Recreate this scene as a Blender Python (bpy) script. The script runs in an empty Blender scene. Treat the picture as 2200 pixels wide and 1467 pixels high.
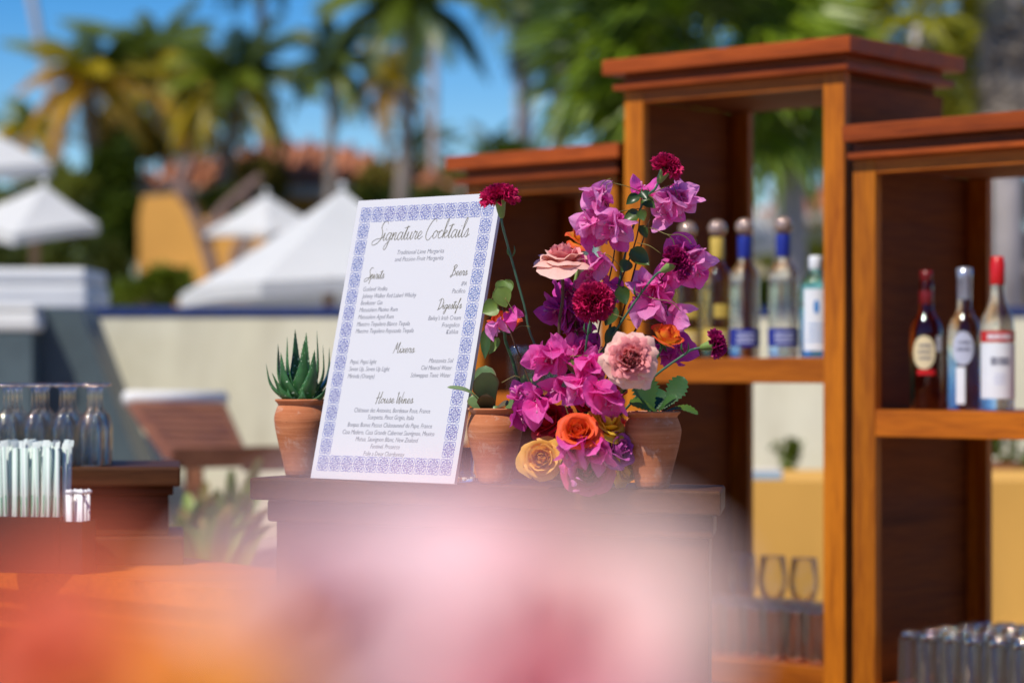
import bpy, bmesh, math, random
from mathutils import Vector, Matrix, Quaternion
from mathutils import noise as mnoise
R = math.radians
random.seed(7)
SC = bpy.context.scene
COL = SC.collection

# ---------------------------------------------------------------- camera, world, sun, exposure
F = 85.0 / 36.0 * 2200.0        # focal length in photograph pixels
HY = 785.0                      # horizon row of the photograph
EZ = 1.45                       # eye height
cam_d = bpy.data.cameras.new('camera')
cam = bpy.data.objects.new('camera', cam_d)
COL.objects.link(cam)
cam.location = (0, 0, EZ)
cam.rotation_euler = (R(90), 0, 0)
cam_d.lens = 85
cam_d.sensor_width = 36
cam_d.shift_y = (HY - 733.5) / 2200.0
cam_d.clip_start = 0.05
cam_d.clip_end = 3000
cam_d.dof.use_dof = True
cam_d.dof.focus_distance = 3.50
cam_d.dof.aperture_fstop = 2.85
SC.camera = cam

SUN = Vector((-0.36, -0.45, 0.82)).normalized()
elev = math.asin(SUN.z)
world = bpy.data.worlds.new('World')
SC.world = world
world.use_nodes = True
wn = world.node_tree
wn.nodes.clear()
sky = wn.nodes.new('ShaderNodeTexSky')
sky.sky_type = 'NISHITA'
sky.sun_disc = False
sky.sun_elevation = elev
sky.sun_rotation = math.atan2(SUN.x, SUN.y)
sky.altitude = 300
sky.air_density = 1.0
sky.dust_density = 0.0
sky.ozone_density = 3.0
hsv = wn.nodes.new('ShaderNodeHueSaturation')
hsv.inputs['Saturation'].default_value = 1.6
hsv.inputs['Hue'].default_value = 0.512
hsv.inputs['Value'].default_value = 1.15
bg = wn.nodes.new('ShaderNodeBackground')
bg.inputs['Strength'].default_value = 0.09
wo = wn.nodes.new('ShaderNodeOutputWorld')
wn.links.new(sky.outputs[0], hsv.inputs['Color'])
wn.links.new(hsv.outputs[0], bg.inputs['Color'])
wn.links.new(bg.outputs[0], wo.inputs['Surface'])

sun_d = bpy.data.lights.new('sun', 'SUN')
sun_d.energy = 4.3
sun_d.angle = R(0.55)
sun_d.color = (1.0, 0.93, 0.81)
sun = bpy.data.objects.new('sun', sun_d)
COL.objects.link(sun)
sun.location = (-5, -6, 14)
sun.rotation_mode = 'QUATERNION'
sun.rotation_quaternion = SUN.to_track_quat('Z', 'Y')

SC.view_settings.view_transform = 'Standard'
SC.view_settings.look = 'None'
SC.view_settings.exposure = 0.22
SC.view_settings.gamma = 1.0
SC.view_settings.use_curve_mapping = False
SC.cycles.use_denoising = True
SC.cycles.max_bounces = 12
SC.cycles.transparent_max_bounces = 40
SC.cycles.transmission_bounces = 12
SC.cycles.caustics_refractive = False
SC.cycles.sample_clamp_indirect = 8


def P(px, py, d):
    """world point seen at photograph pixel (px, py) at distance d"""
    return Vector(((px - 1100) / F * d, d, EZ - (py - HY) / F * d))


# ---------------------------------------------------------------- mesh building
class MB:
    def __init__(s):
        s.v = []; s.f = []; s.sm = []; s.mi = []; s.uv = []

    def add(s, vs, fs, smooth=True, m=0, uvs=None):
        o = len(s.v)
        s.v += [tuple(p) for p in vs]
        s.uv += list(uvs) if uvs else [(0.5, 0.5)] * len(vs)
        for f in fs:
            s.f.append(tuple(i + o for i in f)); s.sm.append(smooth); s.mi.append(m)
        return s

    def box(s, x0, x1, y0, y1, z0, z1, b=0.0, m=0):
        if b > 0:
            bm = bmesh.new()
            bmesh.ops.create_cube(bm, size=1)
            for q in bm.verts:
                q.co = Vector(((x0 + x1) / 2 + q.co.x * (x1 - x0), (y0 + y1) / 2 + q.co.y * (y1 - y0), (z0 + z1) / 2 + q.co.z * (z1 - z0)))
            bmesh.ops.bevel(bm, geom=bm.edges[:], offset=b, segments=2, affect='EDGES', profile=0.6)
            bm.verts.ensure_lookup_table()
            for i, q in enumerate(bm.verts): q.index = i
            s.add([q.co[:] for q in bm.verts], [[q.index for q in f.verts] for f in bm.faces], False, m)
            bm.free()
        else:
            vs = [(x, y, z) for x in (x0, x1) for y in (y0, y1) for z in (z0, z1)]
            s.add(vs, [(0, 1, 3, 2), (4, 6, 7, 5), (0, 4, 5, 1), (2, 3, 7, 6), (0, 2, 6, 4), (1, 5, 7, 3)], False, m)
        return s

    def obox(s, a, b, wvec, hvec, m=0):
        """beam from a to b with half extents wvec, hvec"""
        a, b, w, h = Vector(a), Vector(b), Vector(wvec), Vector(hvec)
        vs = [a - w - h, a + w - h, a + w + h, a - w + h, b - w - h, b + w - h, b + w + h, b - w + h]
        s.add(vs, [(3, 2, 1, 0), (4, 5, 6, 7), (0, 1, 5, 4), (1, 2, 6, 5), (2, 3, 7, 6), (3, 0, 4, 7)], False, m)
        return s

    def lathe(s, prof, seg=28, c=(0, 0, 0), m=0, smooth=True, wob=0.0):
        vs = []; fs = []; uvs = []
        n = len(prof)
        for k, (r, z) in enumerate(prof):
            for j in range(seg):
                a = 2 * math.pi * j / seg
                rr = r * (1 + wob * math.sin(2 * a + z * 30))
                vs.append((c[0] + rr * math.cos(a), c[1] + rr * math.sin(a), c[2] + z)); uvs.append((j / seg, k / max(1, n - 1)))
        for k in range(n - 1):
            for j in range(seg):
                j2 = (j + 1) % seg
                fs.append((k * seg + j, k * seg + j2, (k + 1) * seg + j2, (k + 1) * seg + j))
        s.add(vs, fs, smooth, m, uvs)
        return s

    def tube(s, pts, rads, seg=6, m=0, cap=True):
        pts = [Vector(p) for p in pts]
        if not hasattr(rads, '__len__'): rads = [rads] * len(pts)
        vs = []; fs = []; uvs = []
        up = Vector((0.13, 0.31, 0.94))
        n = len(pts)
        for i, p in enumerate(pts):
            t = (pts[min(i + 1, n - 1)] - pts[max(i - 1, 0)])
            if t.length < 1e-9: t = Vector((0, 0, 1))
            t.normalize()
            if abs(t.dot(up)) > 0.98: up = Vector((1, 0.1, 0))
            a = t.cross(up).normalized(); b = t.cross(a).normalized()
            up = -b if (-b).dot(up) > 0 else b
            for j in range(seg):
                w = 2 * math.pi * j / seg
                vs.append(p + (a * math.cos(w) + up * math.sin(w)) * rads[i]); uvs.append((j / seg, i / max(1, n - 1)))
        for i in range(n - 1):
            for j in range(seg):
                j2 = (j + 1) % seg
                fs.append((i * seg + j, i * seg + j2, (i + 1) * seg + j2, (i + 1) * seg + j))
        if cap:
            fs.append(tuple(range(seg - 1, -1, -1))); fs.append(tuple((n - 1) * seg + j for j in range(seg)))
        s.add(vs, fs, True, m, uvs)
        return s

    def grid(s, fn, nu, nv, m=0, smooth=True):
        vs = []; uvs = []; fs = []
        for i in range(nu + 1):
            for j in range(nv + 1):
                u, v = i / nu, j / nv
                vs.append(fn(u, v)); uvs.append((u, v))
        for i in range(nu):
            for j in range(nv):
                a = i * (nv + 1) + j
                fs.append((a, a + nv + 1, a + nv + 2, a + 1))
        s.add(vs, fs, smooth, m, uvs)
        return s

    def prism(s, poly, z0, z1, m=0):
        n = len(poly)
        vs = [(x, y, z0) for x, y in poly] + [(x, y, z1) for x, y in poly]
        fs = [tuple(range(n - 1, -1, -1)), tuple(range(n, 2 * n))] + [(i, (i + 1) % n, n + (i + 1) % n, n + i) for i in range(n)]
        s.add(vs, fs, False, m)
        return s

    def shift(s, d):
        s.v = [(a[0] + d[0], a[1] + d[1], a[2] + d[2]) for a in s.v]
        return s

    def mesh(s, name, mats):
        me = bpy.data.meshes.new(name)
        me.from_pydata(s.v, [], s.f)
        if not isinstance(mats, (list, tuple)): mats = [mats]
        for mt in mats: me.materials.append(mt)
        me.polygons.foreach_set('use_smooth', s.sm)
        me.polygons.foreach_set('material_index', s.mi)
        uvl = me.uv_layers.new(name='UVMap')
        idx = [0] * len(me.loops)
        me.loops.foreach_get('vertex_index', idx)
        flat = []
        for i in idx: flat += [s.uv[i][0], s.uv[i][1]]
        uvl.data.foreach_set('uv', flat)
        me.update()
        return me

    def build(s, name, mats, parent=None, kind=None, loc=(0, 0, 0)):
        return link(name, s.mesh(name, mats), parent, kind, loc)


def link(name, me, parent=None, kind=None, loc=(0, 0, 0)):
    o = bpy.data.objects.new(name, me)
    COL.objects.link(o)
    if parent is not None: o.parent = parent
    o.location = loc
    if kind: o['kind'] = kind
    return o


def thing(name, label, cat, loc=(0, 0, 0), rz=0.0, group=None):
    o = bpy.data.objects.new(name, None)
    COL.objects.link(o)
    o.empty_display_size = 0.05
    o.location = loc
    o.rotation_euler = (0, 0, rz)
    tag(o, label, cat, group)
    return o


def tag(o, label, cat, group=None):
    o['label'] = label; o['category'] = cat
    if group: o['group'] = group
    return o


def copy_tree(root, kids, loc, rz=0.0, label=None, group=None, scale=None):
    r = root.copy(); COL.objects.link(r)
    r.location = loc; r.rotation_euler = (0, 0, rz)
    if scale: r.scale = (scale,) * 3
    if label: r['label'] = label
    if group: r['group'] = group
    for ch in kids:
        c = ch.copy(); COL.objects.link(c); c.parent = r
    return r


def catmull(pts, n=6):
    pts = [Vector(p) for p in pts]
    if len(pts) < 3: 
        return [pts[0].lerp(pts[-1], k / n) for k in range(n + 1)]
    q = [pts[0] * 2 - pts[1]] + pts + [pts[-1] * 2 - pts[-2]]
    out = []
    for i in range(1, len(q) - 2):
        a, b, c, d = q[i - 1], q[i], q[i + 1], q[i + 2]
        for k in range(n):
            t = k / n
            out.append(0.5 * ((2 * b) + (c - a) * t + (2 * a - 5 * b + 4 * c - d) * t * t + (3 * b - a - 3 * c + d) * t ** 3))
    out.append(pts[-1])
    return out


# ---------------------------------------------------------------- materials
MATS = {}


class NT:
    def __init__(s, name):
        s.m = bpy.data.materials.new(name); s.m.use_nodes = True
        s.t = s.m.node_tree; s.t.nodes.clear()
        s.out = s.n('ShaderNodeOutputMaterial')

    def n(s, typ, **kw):
        nd = s.t.nodes.new(typ)
        for k, v in kw.items(): setattr(nd, k, v)
        return nd

    def l(s, a, b): s.t.links.new(a, b)

    def setin(s, nd, name, val):
        if hasattr(val, 'is_output') or isinstance(val, bpy.types.NodeSocket): s.l(val, nd.inputs[name])
        else: nd.inputs[name].default_value = val

    def coord(s, kind='Object', scale=(1, 1, 1)):
        tc = s.n('ShaderNodeTexCoord'); mp = s.n('ShaderNodeMapping')
        mp.inputs['Scale'].default_value = scale
        s.l(tc.outputs[kind], mp.inputs['Vector'])
        return mp.outputs[0]

    def noise(s, vec, scale=5, detail=4, rough=0.55, dist=0.0):
        nd = s.n('ShaderNodeTexNoise')
        s.l(vec, nd.inputs['Vector'])
        nd.inputs['Scale'].default_value = scale; nd.inputs['Detail'].default_value = detail
        nd.inputs['Roughness'].default_value = rough; nd.inputs['Distortion'].default_value = dist
        return nd.outputs[0]

    def ramp(s, fac, stops, interp='LINEAR'):
        r = s.n('ShaderNodeValToRGB'); r.color_ramp.interpolation = interp
        e = r.color_ramp.elements
        while len(e) < len(stops): e.new(0.5)
        for k, (p, c) in enumerate(stops):
            e[k].position = p; e[k].color = (c[0], c[1], c[2], 1) if hasattr(c, '__len__') else (c, c, c, 1)
        s.l(fac, r.inputs[0])
        return r.outputs[0]

    def mix(s, fac, a, b, mode='MIX'):
        x = s.n('ShaderNodeMix', data_type='RGBA', blend_type=mode)
        for i, v in ((0, fac), (6, a), (7, b)):
            if isinstance(v, bpy.types.NodeSocket): s.l(v, x.inputs[i])
            else: x.inputs[i].default_value = v if i == 0 else (v[0], v[1], v[2], 1)
        return x.outputs[2]

    def math(s, op, a, b=0.0):
        x = s.n('ShaderNodeMath', operation=op)
        for i, v in ((0, a), (1, b)):
            if isinstance(v, bpy.types.NodeSocket): s.l(v, x.inputs[i])
            else: x.inputs[i].default_value = v
        return x.outputs[0]

    def bump(s, h, strength=0.3, dist=0.01):
        b = s.n('ShaderNodeBump'); b.inputs['Strength'].default_value = strength; b.inputs['Distance'].default_value = dist
        s.l(h, b.inputs['Height'])
        return b.outputs[0]

    def bsdf(s, color, rough=0.5, spec=0.5, normal=None, **kw):
        b = s.n('ShaderNodeBsdfPrincipled')
        if isinstance(color, bpy.types.NodeSocket): s.l(color, b.inputs['Base Color'])
        else: b.inputs['Base Color'].default_value = (color[0], color[1], color[2], 1)
        s.setin(b, 'Roughness', rough); b.inputs['Specular IOR Level'].default_value = spec
        if normal is not None: s.l(normal, b.inputs['Normal'])
        for k, v in kw.items(): b.inputs[k.replace('_', ' ')].default_value = v
        return b

    def done(s, sh):
        s.l(sh.outputs[0] if hasattr(sh, 'outputs') else sh, s.out.inputs[0])
        return s.m


def objrand(t):
    return t.n('ShaderNodeObjectInfo').outputs['Random']


def m_plain(name, c, rough=0.6, var=0.12, nscale=8, spec=0.4, bump=0.0, bscale=60, **kw):
    t = NT(name); v = t.coord()
    f = t.noise(v, nscale, 5)
    c2 = [x * (1 - var) for x in c]; c3 = [min(1, x * (1 + var)) for x in c]
    col = t.ramp(f, [(0.3, c2), (0.7, c3)])
    nm = t.bump(t.noise(v, bscale, 4), bump, 0.004) if bump else None
    return t.done(t.bsdf(col, rough, spec, nm, **kw))


def m_wood(name, dark, light, axis, rough=0.42, k=1.0):
    t = NT(name)
    sc = [9, 9, 9]; sc[axis] = 0.7
    oi = t.n('ShaderNodeObjectInfo')
    tc = t.n('ShaderNodeTexCoord'); ad = t.n('ShaderNodeVectorMath', operation='ADD')
    cx = t.n('ShaderNodeCombineXYZ')
    r10 = t.math('MULTIPLY', oi.outputs['Random'], 7.0)
    for i in range(3): t.l(r10, cx.inputs[i])
    t.l(tc.outputs['Object'], ad.inputs[0]); t.l(cx.outputs[0], ad.inputs[1])
    mp = t.n('ShaderNodeMapping'); mp.inputs['Scale'].default_value = sc
    t.l(ad.outputs[0], mp.inputs['Vector'])
    a = t.noise(mp.outputs[0], 1.1, 5, 0.6, 0.8)
    fine = t.noise(mp.outputs[0], 14, 4, 0.6, 0.2)
    m1 = [(x + y) / 2 for x, y in zip(dark, light)]
    col = t.ramp(a, [(0.28, dark), (0.5, m1), (0.72, light)])
    col = t.mix(0.28, col, t.ramp(fine, [(0.35, [x * 0.6 for x in dark]), (0.6, light)]))
    # knots and dark streaks
    vo = t.n('ShaderNodeTexVoronoi'); vo.inputs['Scale'].default_value = 0.55; t.l(mp.outputs[0], vo.inputs['Vector'])
    kn = t.ramp(vo.outputs['Distance'], [(0.02, 1.0), (0.10, 0.0)])
    wr = t.noise(mp.outputs[0], 3.2, 3, 0.7, 1.5)
    col = t.mix(t.math('MULTIPLY', t.ramp(wr, [(0.55, 0), (0.7, 1)]), 0.35), col, [x * 0.7 for x in dark])
    col = t.mix(t.math('MULTIPLY', kn, 0.7), col, [x * 0.45 for x in dark])
    rv = t.n('ShaderNodeHueSaturation')
    t.l(col, rv.inputs['Color'])
    t.l(t.math('ADD', t.math('MULTIPLY', oi.outputs['Random'], 0.35), 0.82), rv.inputs['Value'])
    nm = t.bump(fine, 0.12, 0.002)
    return t.done(t.bsdf(rv.outputs[0], t.ramp(a, [(0.3, rough), (0.7, rough + 0.15)]), 0.22, nm))


def m_petal(name, stops, trans=0.4, rough=0.55, vein=0.15, obj_var=0.15, ribs=0.0):
    """stops: colours along v (0 base, 1 tip)"""
    t = NT(name)
    uv = t.n('ShaderNodeUVMap'); sx = t.n('ShaderNodeSeparateXYZ'); t.l(uv.outputs[0], sx.inputs[0])
    n1 = t.noise(t.coord('Object'), 160, 3)
    fac = t.math('ADD', sx.outputs[1], t.math('MULTIPLY', t.math('SUBTRACT', n1, 0.5), 0.35))
    col = t.ramp(fac, stops)
    mp = t.n('ShaderNodeMapping'); mp.inputs['Scale'].default_value = (26, 2.5, 1); t.l(uv.outputs[0], mp.inputs[0])
    v1 = t.noise(mp.outputs[0], 1.0, 3, 0.6, 0.6)
    hv = t.n('ShaderNodeHueSaturation')
    t.l(col, hv.inputs['Color'])
    t.l(t.math('ADD', t.math('MULTIPLY', objrand(t), obj_var * 2), t.math('ADD', t.math('MULTIPLY', v1, vein * 2), 1 - vein - obj_var)), hv.inputs['Value'])
    nm = t.bump(v1, 0.22, 0.0025)
    colr = hv.outputs[0]
    if ribs:
        au = t.math('ABSOLUTE', t.math('SUBTRACT', sx.outputs[0], 0.5))
        wv = t.math('ADD', t.math('SUBTRACT', sx.outputs[1], t.math('MULTIPLY', au, 0.75)), t.math('MULTIPLY', t.math('SUBTRACT', n1, 0.5), 0.06))
        sw = t.math('ABSOLUTE', t.math('SINE', t.math('MULTIPLY', wv, 21.0)))
        side = t.ramp(sw, [(0.0, 1.0), (0.16, 0.0)])
        mid = t.ramp(au, [(0.0, 1.0), (0.022, 0.0)])
        rb_ = t.math('MAXIMUM', t.math('MULTIPLY', side, 0.55), mid)
        colr = t.mix(t.math('MULTIPLY', rb_, ribs), colr, (0.93, 0.42, 0.70))
        ed = t.ramp(au, [(0.44, 0.0), (0.5, 0.35)])
        colr = t.mix(ed, colr, (0.50, 0.06, 0.30))
        hh = t.math('SUBTRACT', v1, t.math('MULTIPLY', rb_, 0.9))
        nm = t.bump(hh, 0.30, 0.0025)
    b = t.bsdf(colr, rough, 0.3, nm)
    tr = t.n('ShaderNodeBsdfTranslucent'); t.l(colr, tr.inputs['Color']); t.l(nm, tr.inputs['Normal'])
    mx = t.n('ShaderNodeMixShader'); mx.inputs[0].default_value = trans
    t.l(b.outputs[0], mx.inputs[1]); t.l(tr.outputs[0], mx.inputs[2])
    return t.done(mx)


def m_leaf(name, c1, c2, trans=0.25, rough=0.45, scale=12, edge=None):
    t = NT(name)
    f = t.noise(t.coord(), scale, 4)
    oi = objrand(t)
    f2 = t.math('ADD', t.math('MULTIPLY', f, 0.7), t.math('MULTIPLY', oi, 0.45))
    col = t.ramp(f2, [(0.3, c1), (0.75, c2)])
    if edge:
        uv = t.n('ShaderNodeUVMap'); sx = t.n('ShaderNodeSeparateXYZ'); t.l(uv.outputs[0], sx.inputs[0])
        e = t.math('ABSOLUTE', t.math('SUBTRACT', sx.outputs[0], 0.5))
        col = t.mix(t.ramp(e, [(0.40, 0), (0.5, 1)]), col, edge)
    b = t.bsdf(col, rough, 0.5, t.bump(t.noise(t.coord(), 150, 3), 0.15, 0.002))
    tr = t.n('ShaderNodeBsdfTranslucent'); t.l(col, tr.inputs['Color'])
    mx = t.n('ShaderNodeMixShader'); mx.inputs[0].default_value = trans
    t.l(b.outputs[0], mx.inputs[1]); t.l(tr.outputs[0], mx.inputs[2])
    return t.done(mx)


def m_glass(name, tint=(1, 1, 1), rough=0.02, dens=1.0, sky_haze=0.0, fk=1.2):
    """thin walled glass: clear through the wall, mirror-like sheen at grazing angles"""
    t = NT(name)
    fr = t.n('ShaderNodeFresnel'); fr.inputs[0].default_value = 1.5
    lw = t.n('ShaderNodeLayerWeight'); lw.inputs[0].default_value = 0.35
    tr = t.n('ShaderNodeBsdfTransparent')
    gl = t.n('ShaderNodeBsdfGlossy'); gl.inputs['Roughness'].default_value = rough
    gl.inputs['Color'].default_value = (1, 0.90, 0.80, 1)
    dk = [x * 0.80 for x in tint]
    tc = t.ramp(lw.outputs['Facing'], [(0.35, [x ** dens for x in tint]), (0.98, dk)])
    t.l(tc, tr.inputs['Color'])
    mx = t.n('ShaderNodeMixShader')
    t.l(t.math('MINIMUM', t.math('MULTIPLY', fr.outputs[0], fk), 0.7), mx.inputs[0])
    t.l(tr.outputs[0], mx.inputs[1]); t.l(gl.outputs[0], mx.inputs[2])
    if sky_haze <= 0: return t.done(mx)
    # pale haze painted on, standing in for sky refracted by the glass
    df = t.n('ShaderNodeBsdfDiffuse'); df.inputs['Color'].default_value = (0.75, 0.78, 0.8, 1)
    g2 = t.n('ShaderNodeBsdfGlossy'); g2.inputs['Roughness'].default_value = 0.28
    m2 = t.n('ShaderNodeMixShader'); m2.inputs[0].default_value = 0.55
    t.l(df.outputs[0], m2.inputs[1]); t.l(g2.outputs[0], m2.inputs[2])
    m3 = t.n('ShaderNodeMixShader')
    t.l(t.ramp(lw.outputs['Facing'], [(0.2, sky_haze * 0.5), (0.9, min(1, sky_haze * 2.6))]), m3.inputs[0])
    t.l(mx.outputs[0], m3.inputs[1]); t.l(m2.outputs[0], m3.inputs[2])
    return t.done(m3)


def m_refract(name, c=(1, 1, 1), rough=0.0, ior=1.45, thin=0.0):
    t = NT(name)
    if thin:
        tr = t.n('ShaderNodeBsdfTransparent'); tr.inputs[0].default_value = (c[0] ** 0.6, c[1] ** 0.6, c[2] ** 0.6, 1)
        b = t.bsdf(c, rough, 0.5, None, Transmission_Weight=1.0, IOR=ior, Coat_Weight=1.0, Coat_Roughness=0.06)
        mx = t.n('ShaderNodeMixShader'); mx.inputs[0].default_value = thin
        t.l(b.outputs[0], mx.inputs[1]); t.l(tr.outputs[0], mx.inputs[2])
        return t.done(mx)
    return t.done(t.bsdf(c, rough, 0.5, None, Transmission_Weight=1.0, IOR=ior, Coat_Weight=1.0, Coat_Roughness=0.06))


def m_terracotta(name):
    t = NT(name)
    v = t.coord(); vs = t.coord('Object', (6, 6, 130))
    n1 = t.noise(v, 26, 5); n2 = t.noise(vs, 1.6, 4, 0.6, 0.3); n3 = t.noise(v, 400, 3)
    col = t.ramp(n1, [(0.25, (0.36, 0.10, 0.038)), (0.5, (0.47, 0.15, 0.058)), (0.78, (0.55, 0.21, 0.095))])
    col = t.mix(0.35, col, t.ramp(n2, [(0.35, (0.33, 0.10, 0.04)), (0.65, (0.62, 0.26, 0.125))]))
    vo = t.n('ShaderNodeTexVoronoi'); vo.inputs['Scale'].default_value = 55; t.l(v, vo.inputs['Vector'])
    pit = t.ramp(vo.outputs['Distance'], [(0.03, 0.0), (0.07, 1.0)])
    col = t.mix(t.math('MULTIPLY', t.math('SUBTRACT', 1.0, pit), 0.6), col, (0.22, 0.07, 0.03))
    salt = t.ramp(t.noise(v, 38, 6, 0.7, 0.6), [(0.56, 0.0), (0.72, 0.55)])
    col = t.mix(salt, col, (0.66, 0.50, 0.40))
    h = t.math('ADD', t.math('MULTIPLY', n2, 1.0), t.math('ADD', t.math('MULTIPLY', n3, 0.25), t.math('MULTIPLY', pit, 0.5)))
    return t.done(t.bsdf(col, 0.82, 0.25, t.bump(h, 0.35, 0.0022)))


def m_aloe(name):
    t = NT(name)
    uv = t.n('ShaderNodeUVMap'); mp = t.n('ShaderNodeMapping'); mp.inputs['Scale'].default_value = (7, 17, 1); t.l(uv.outputs[0], mp.inputs[0])
    vo = t.n('ShaderNodeTexVoronoi'); vo.inputs['Scale'].default_value = 1.0; vo.inputs['Randomness'].default_value = 0.75
    t.l(mp.outputs[0], vo.inputs['Vector'])
    dots = t.ramp(vo.outputs['Distance'], [(0.18, 1.0), (0.28, 0.0)])
    base = t.ramp(t.noise(t.coord(), 40, 4), [(0.3, (0.014, 0.065, 0.020)), (0.7, (0.05, 0.17, 0.045))])
    sx = t.n('ShaderNodeSeparateXYZ'); t.l(uv.outputs[0], sx.inputs[0])
    base = t.mix(t.ramp(sx.outputs[1], [(0.0, 0.55), (0.25, 0.0)]), base, (0.12, 0.16, 0.05))
    col = t.mix(dots, base, (0.50, 0.62, 0.45))
    return t.done(t.bsdf(col, 0.38, 0.5, t.bump(dots, 0.5, 0.0012)))


def M(k, fn=None, *a, **kw):
    if k not in MATS: MATS[k] = fn(k, *a, **kw)
    return MATS[k]


WD, WL = (0.20, 0.035, 0.004), (0.58, 0.16, 0.008)
wood_x = M('wood_grain_x', m_wood, WD, WL, 0)
wood_y_shaded = M('wood_grain_y_shaded', m_wood, (0.12, 0.024, 0.004), (0.24, 0.062, 0.008), 1, 0.65)  # darker copy of the wood, inner shade put into its colour
wood_z = M('wood_grain_z', m_wood, WD, (0.66, 0.21, 0.008), 2)
wood_red = M('wood_red_x', m_wood, (0.17, 0.028, 0.005), (0.44, 0.085, 0.010), 0)
walnut_x = M('walnut_x', m_wood, (0.030, 0.009, 0.003), (0.10, 0.036, 0.010), 0, 0.5)
walnut_z = M('walnut_z', m_wood, (0.030, 0.009, 0.003), (0.09, 0.03, 0.009), 2, 0.5)
terracotta = M('terracotta', m_terracotta)
white_print = M('sign_white', m_plain, (0.585, 0.585, 0.62), 0.5, 0.01, 3, 0.4)
foam_edge = M('foam_board_edge', m_plain, (0.62, 0.60, 0.62), 0.8, 0.06, 40, 0.2)
soil = M('soil', m_plain, (0.05, 0.03, 0.018), 0.95, 0.5, 60, 0.1, 0.8, 120)

# ================================================================= SETTING
paving = NT('paving'); v_ = paving.coord()
bk = paving.n('ShaderNodeTexBrick'); paving.l(v_, bk.inputs['Vector']); bk.inputs['Scale'].default_value = 1.6
bk.inputs['Color1'].default_value = (0.36, 0.30, 0.25, 1); bk.inputs['Color2'].default_value = (0.42, 0.35, 0.29, 1); bk.inputs['Mortar'].default_value = (0.22, 0.19, 0.16, 1)
bk.inputs['Mortar Size'].default_value = 0.012
paving = paving.done(paving.bsdf(paving.mix(0.4, bk.outputs[0], paving.ramp(paving.noise(v_, 3, 6), [(0.3, (0.30, 0.25, 0.2)), (0.7, (0.46, 0.40, 0.34))])), 0.8, 0.3))
g = MB(); g.add([(-600, -60, 0), (600, -60, 0), (600, 1200, 0), (-600, 1200, 0)], [(0, 1, 2, 3)], False)
g.build('ground', paving, None, 'structure')
g = MB().box(-14, 0.22, 6.7, 8.998, 0.004, 0.80).box(0.2201, 14, 7.95, 8.998, 0.004, 0.80)
g.build('lower_terrace', paving, None, 'structure')
g = MB().box(-30, 30, 9.31, 26, 0.004, 1.40)
g.build('upper_terrace', paving, None, 'structure')
lawn = M('hill_green', m_plain, (0.06, 0.075, 0.02), 0.95, 0.35, 0.6, 0.1)
def hillz(x, y):
    t = max(0.0, min(1.0, (y - 26) / 30.0)); t = t * t * (3 - 2 * t)
    return 1.38 + 1.6 * t + 0.25 * mnoise.noise(Vector((x * 0.05, y * 0.05, 0)))
MB().grid(lambda u, v: Vector((-60 + 120 * u, 25.9 + 64 * v, hillz(-60 + 120 * u, 25.9 + 64 * v) if v > 0 else 1.30)), 40, 24).build('hillside', lawn, None, 'structure')

# pool wall with a row of blue waterline tiles
cream = NT('cream_render'); v_ = cream.coord()
nn = cream.noise(v_, 2.2, 6, 0.62, 0.4); n2 = cream.noise(cream.coord('Object', (1, 1, 0.25)), 6, 5)
cc = cream.ramp(nn, [(0.3, (0.72, 0.67, 0.47)), (0.7, (0.82, 0.78, 0.60))])
cc = cream.mix(cream.ramp(n2, [(0.42, 0.0), (0.72, 0.5)]), cc, (0.48, 0.43, 0.30))
cream = cream.done(cream.bsdf(cc, 0.85, 0.2, cream.bump(cream.noise(v_, 60, 4), 0.3, 0.005)))
pw = thing('pool_wall', 'long cream rendered pool wall topped with a line of blue tiles', 'wall', (0, 9, 0))
MB().box(-9, 9, 0, 0.30, 0.0, 1.628, 0.006).build('wall_face', cream, pw)
tile_m = M('blue_tile', m_plain, (0.03, 0.05, 0.16), 0.25, 0.25, 9, 0.6)
tl = MB().box(0, 0.118, -0.004, 0.304, 1.630, 1.668, 0.003).mesh('tile', tile_m)
for i in range(44):
    link('tile', tl, pw, None, (-1.72 + i * 0.121, 0, 0))
MB().box(-9, -1.724, -0.004, 0.304, 1.630, 1.668).box(3.61, 9, -0.004, 0.304, 1.630, 1.668).build('tile_course', tile_m, pw, 'stuff')

# added wedge at the left, shaded wall area put into its shape and colour
slate_shade = M('slate_with_shade', m_plain, (0.075, 0.105, 0.115), 0.45, 0.35, 3, 0.5, 0.2, 30)  # base colour darkened to hold shade on the wedge; umbrella bases share it
rw = thing('shade_wedge_wall', 'sloping wedge before the cream wall, its dark blue grey colour holding the shade', 'wall', (0, 8.4, 0.8))
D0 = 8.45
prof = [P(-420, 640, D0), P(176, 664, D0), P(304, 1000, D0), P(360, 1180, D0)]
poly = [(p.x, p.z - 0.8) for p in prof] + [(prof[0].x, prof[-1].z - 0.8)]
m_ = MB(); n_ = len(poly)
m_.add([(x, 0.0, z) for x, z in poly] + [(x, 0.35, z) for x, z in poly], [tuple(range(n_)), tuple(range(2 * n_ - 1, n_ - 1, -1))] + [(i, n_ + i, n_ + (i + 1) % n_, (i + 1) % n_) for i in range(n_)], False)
m_.build('wall_face', slate_shade, rw)

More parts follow.
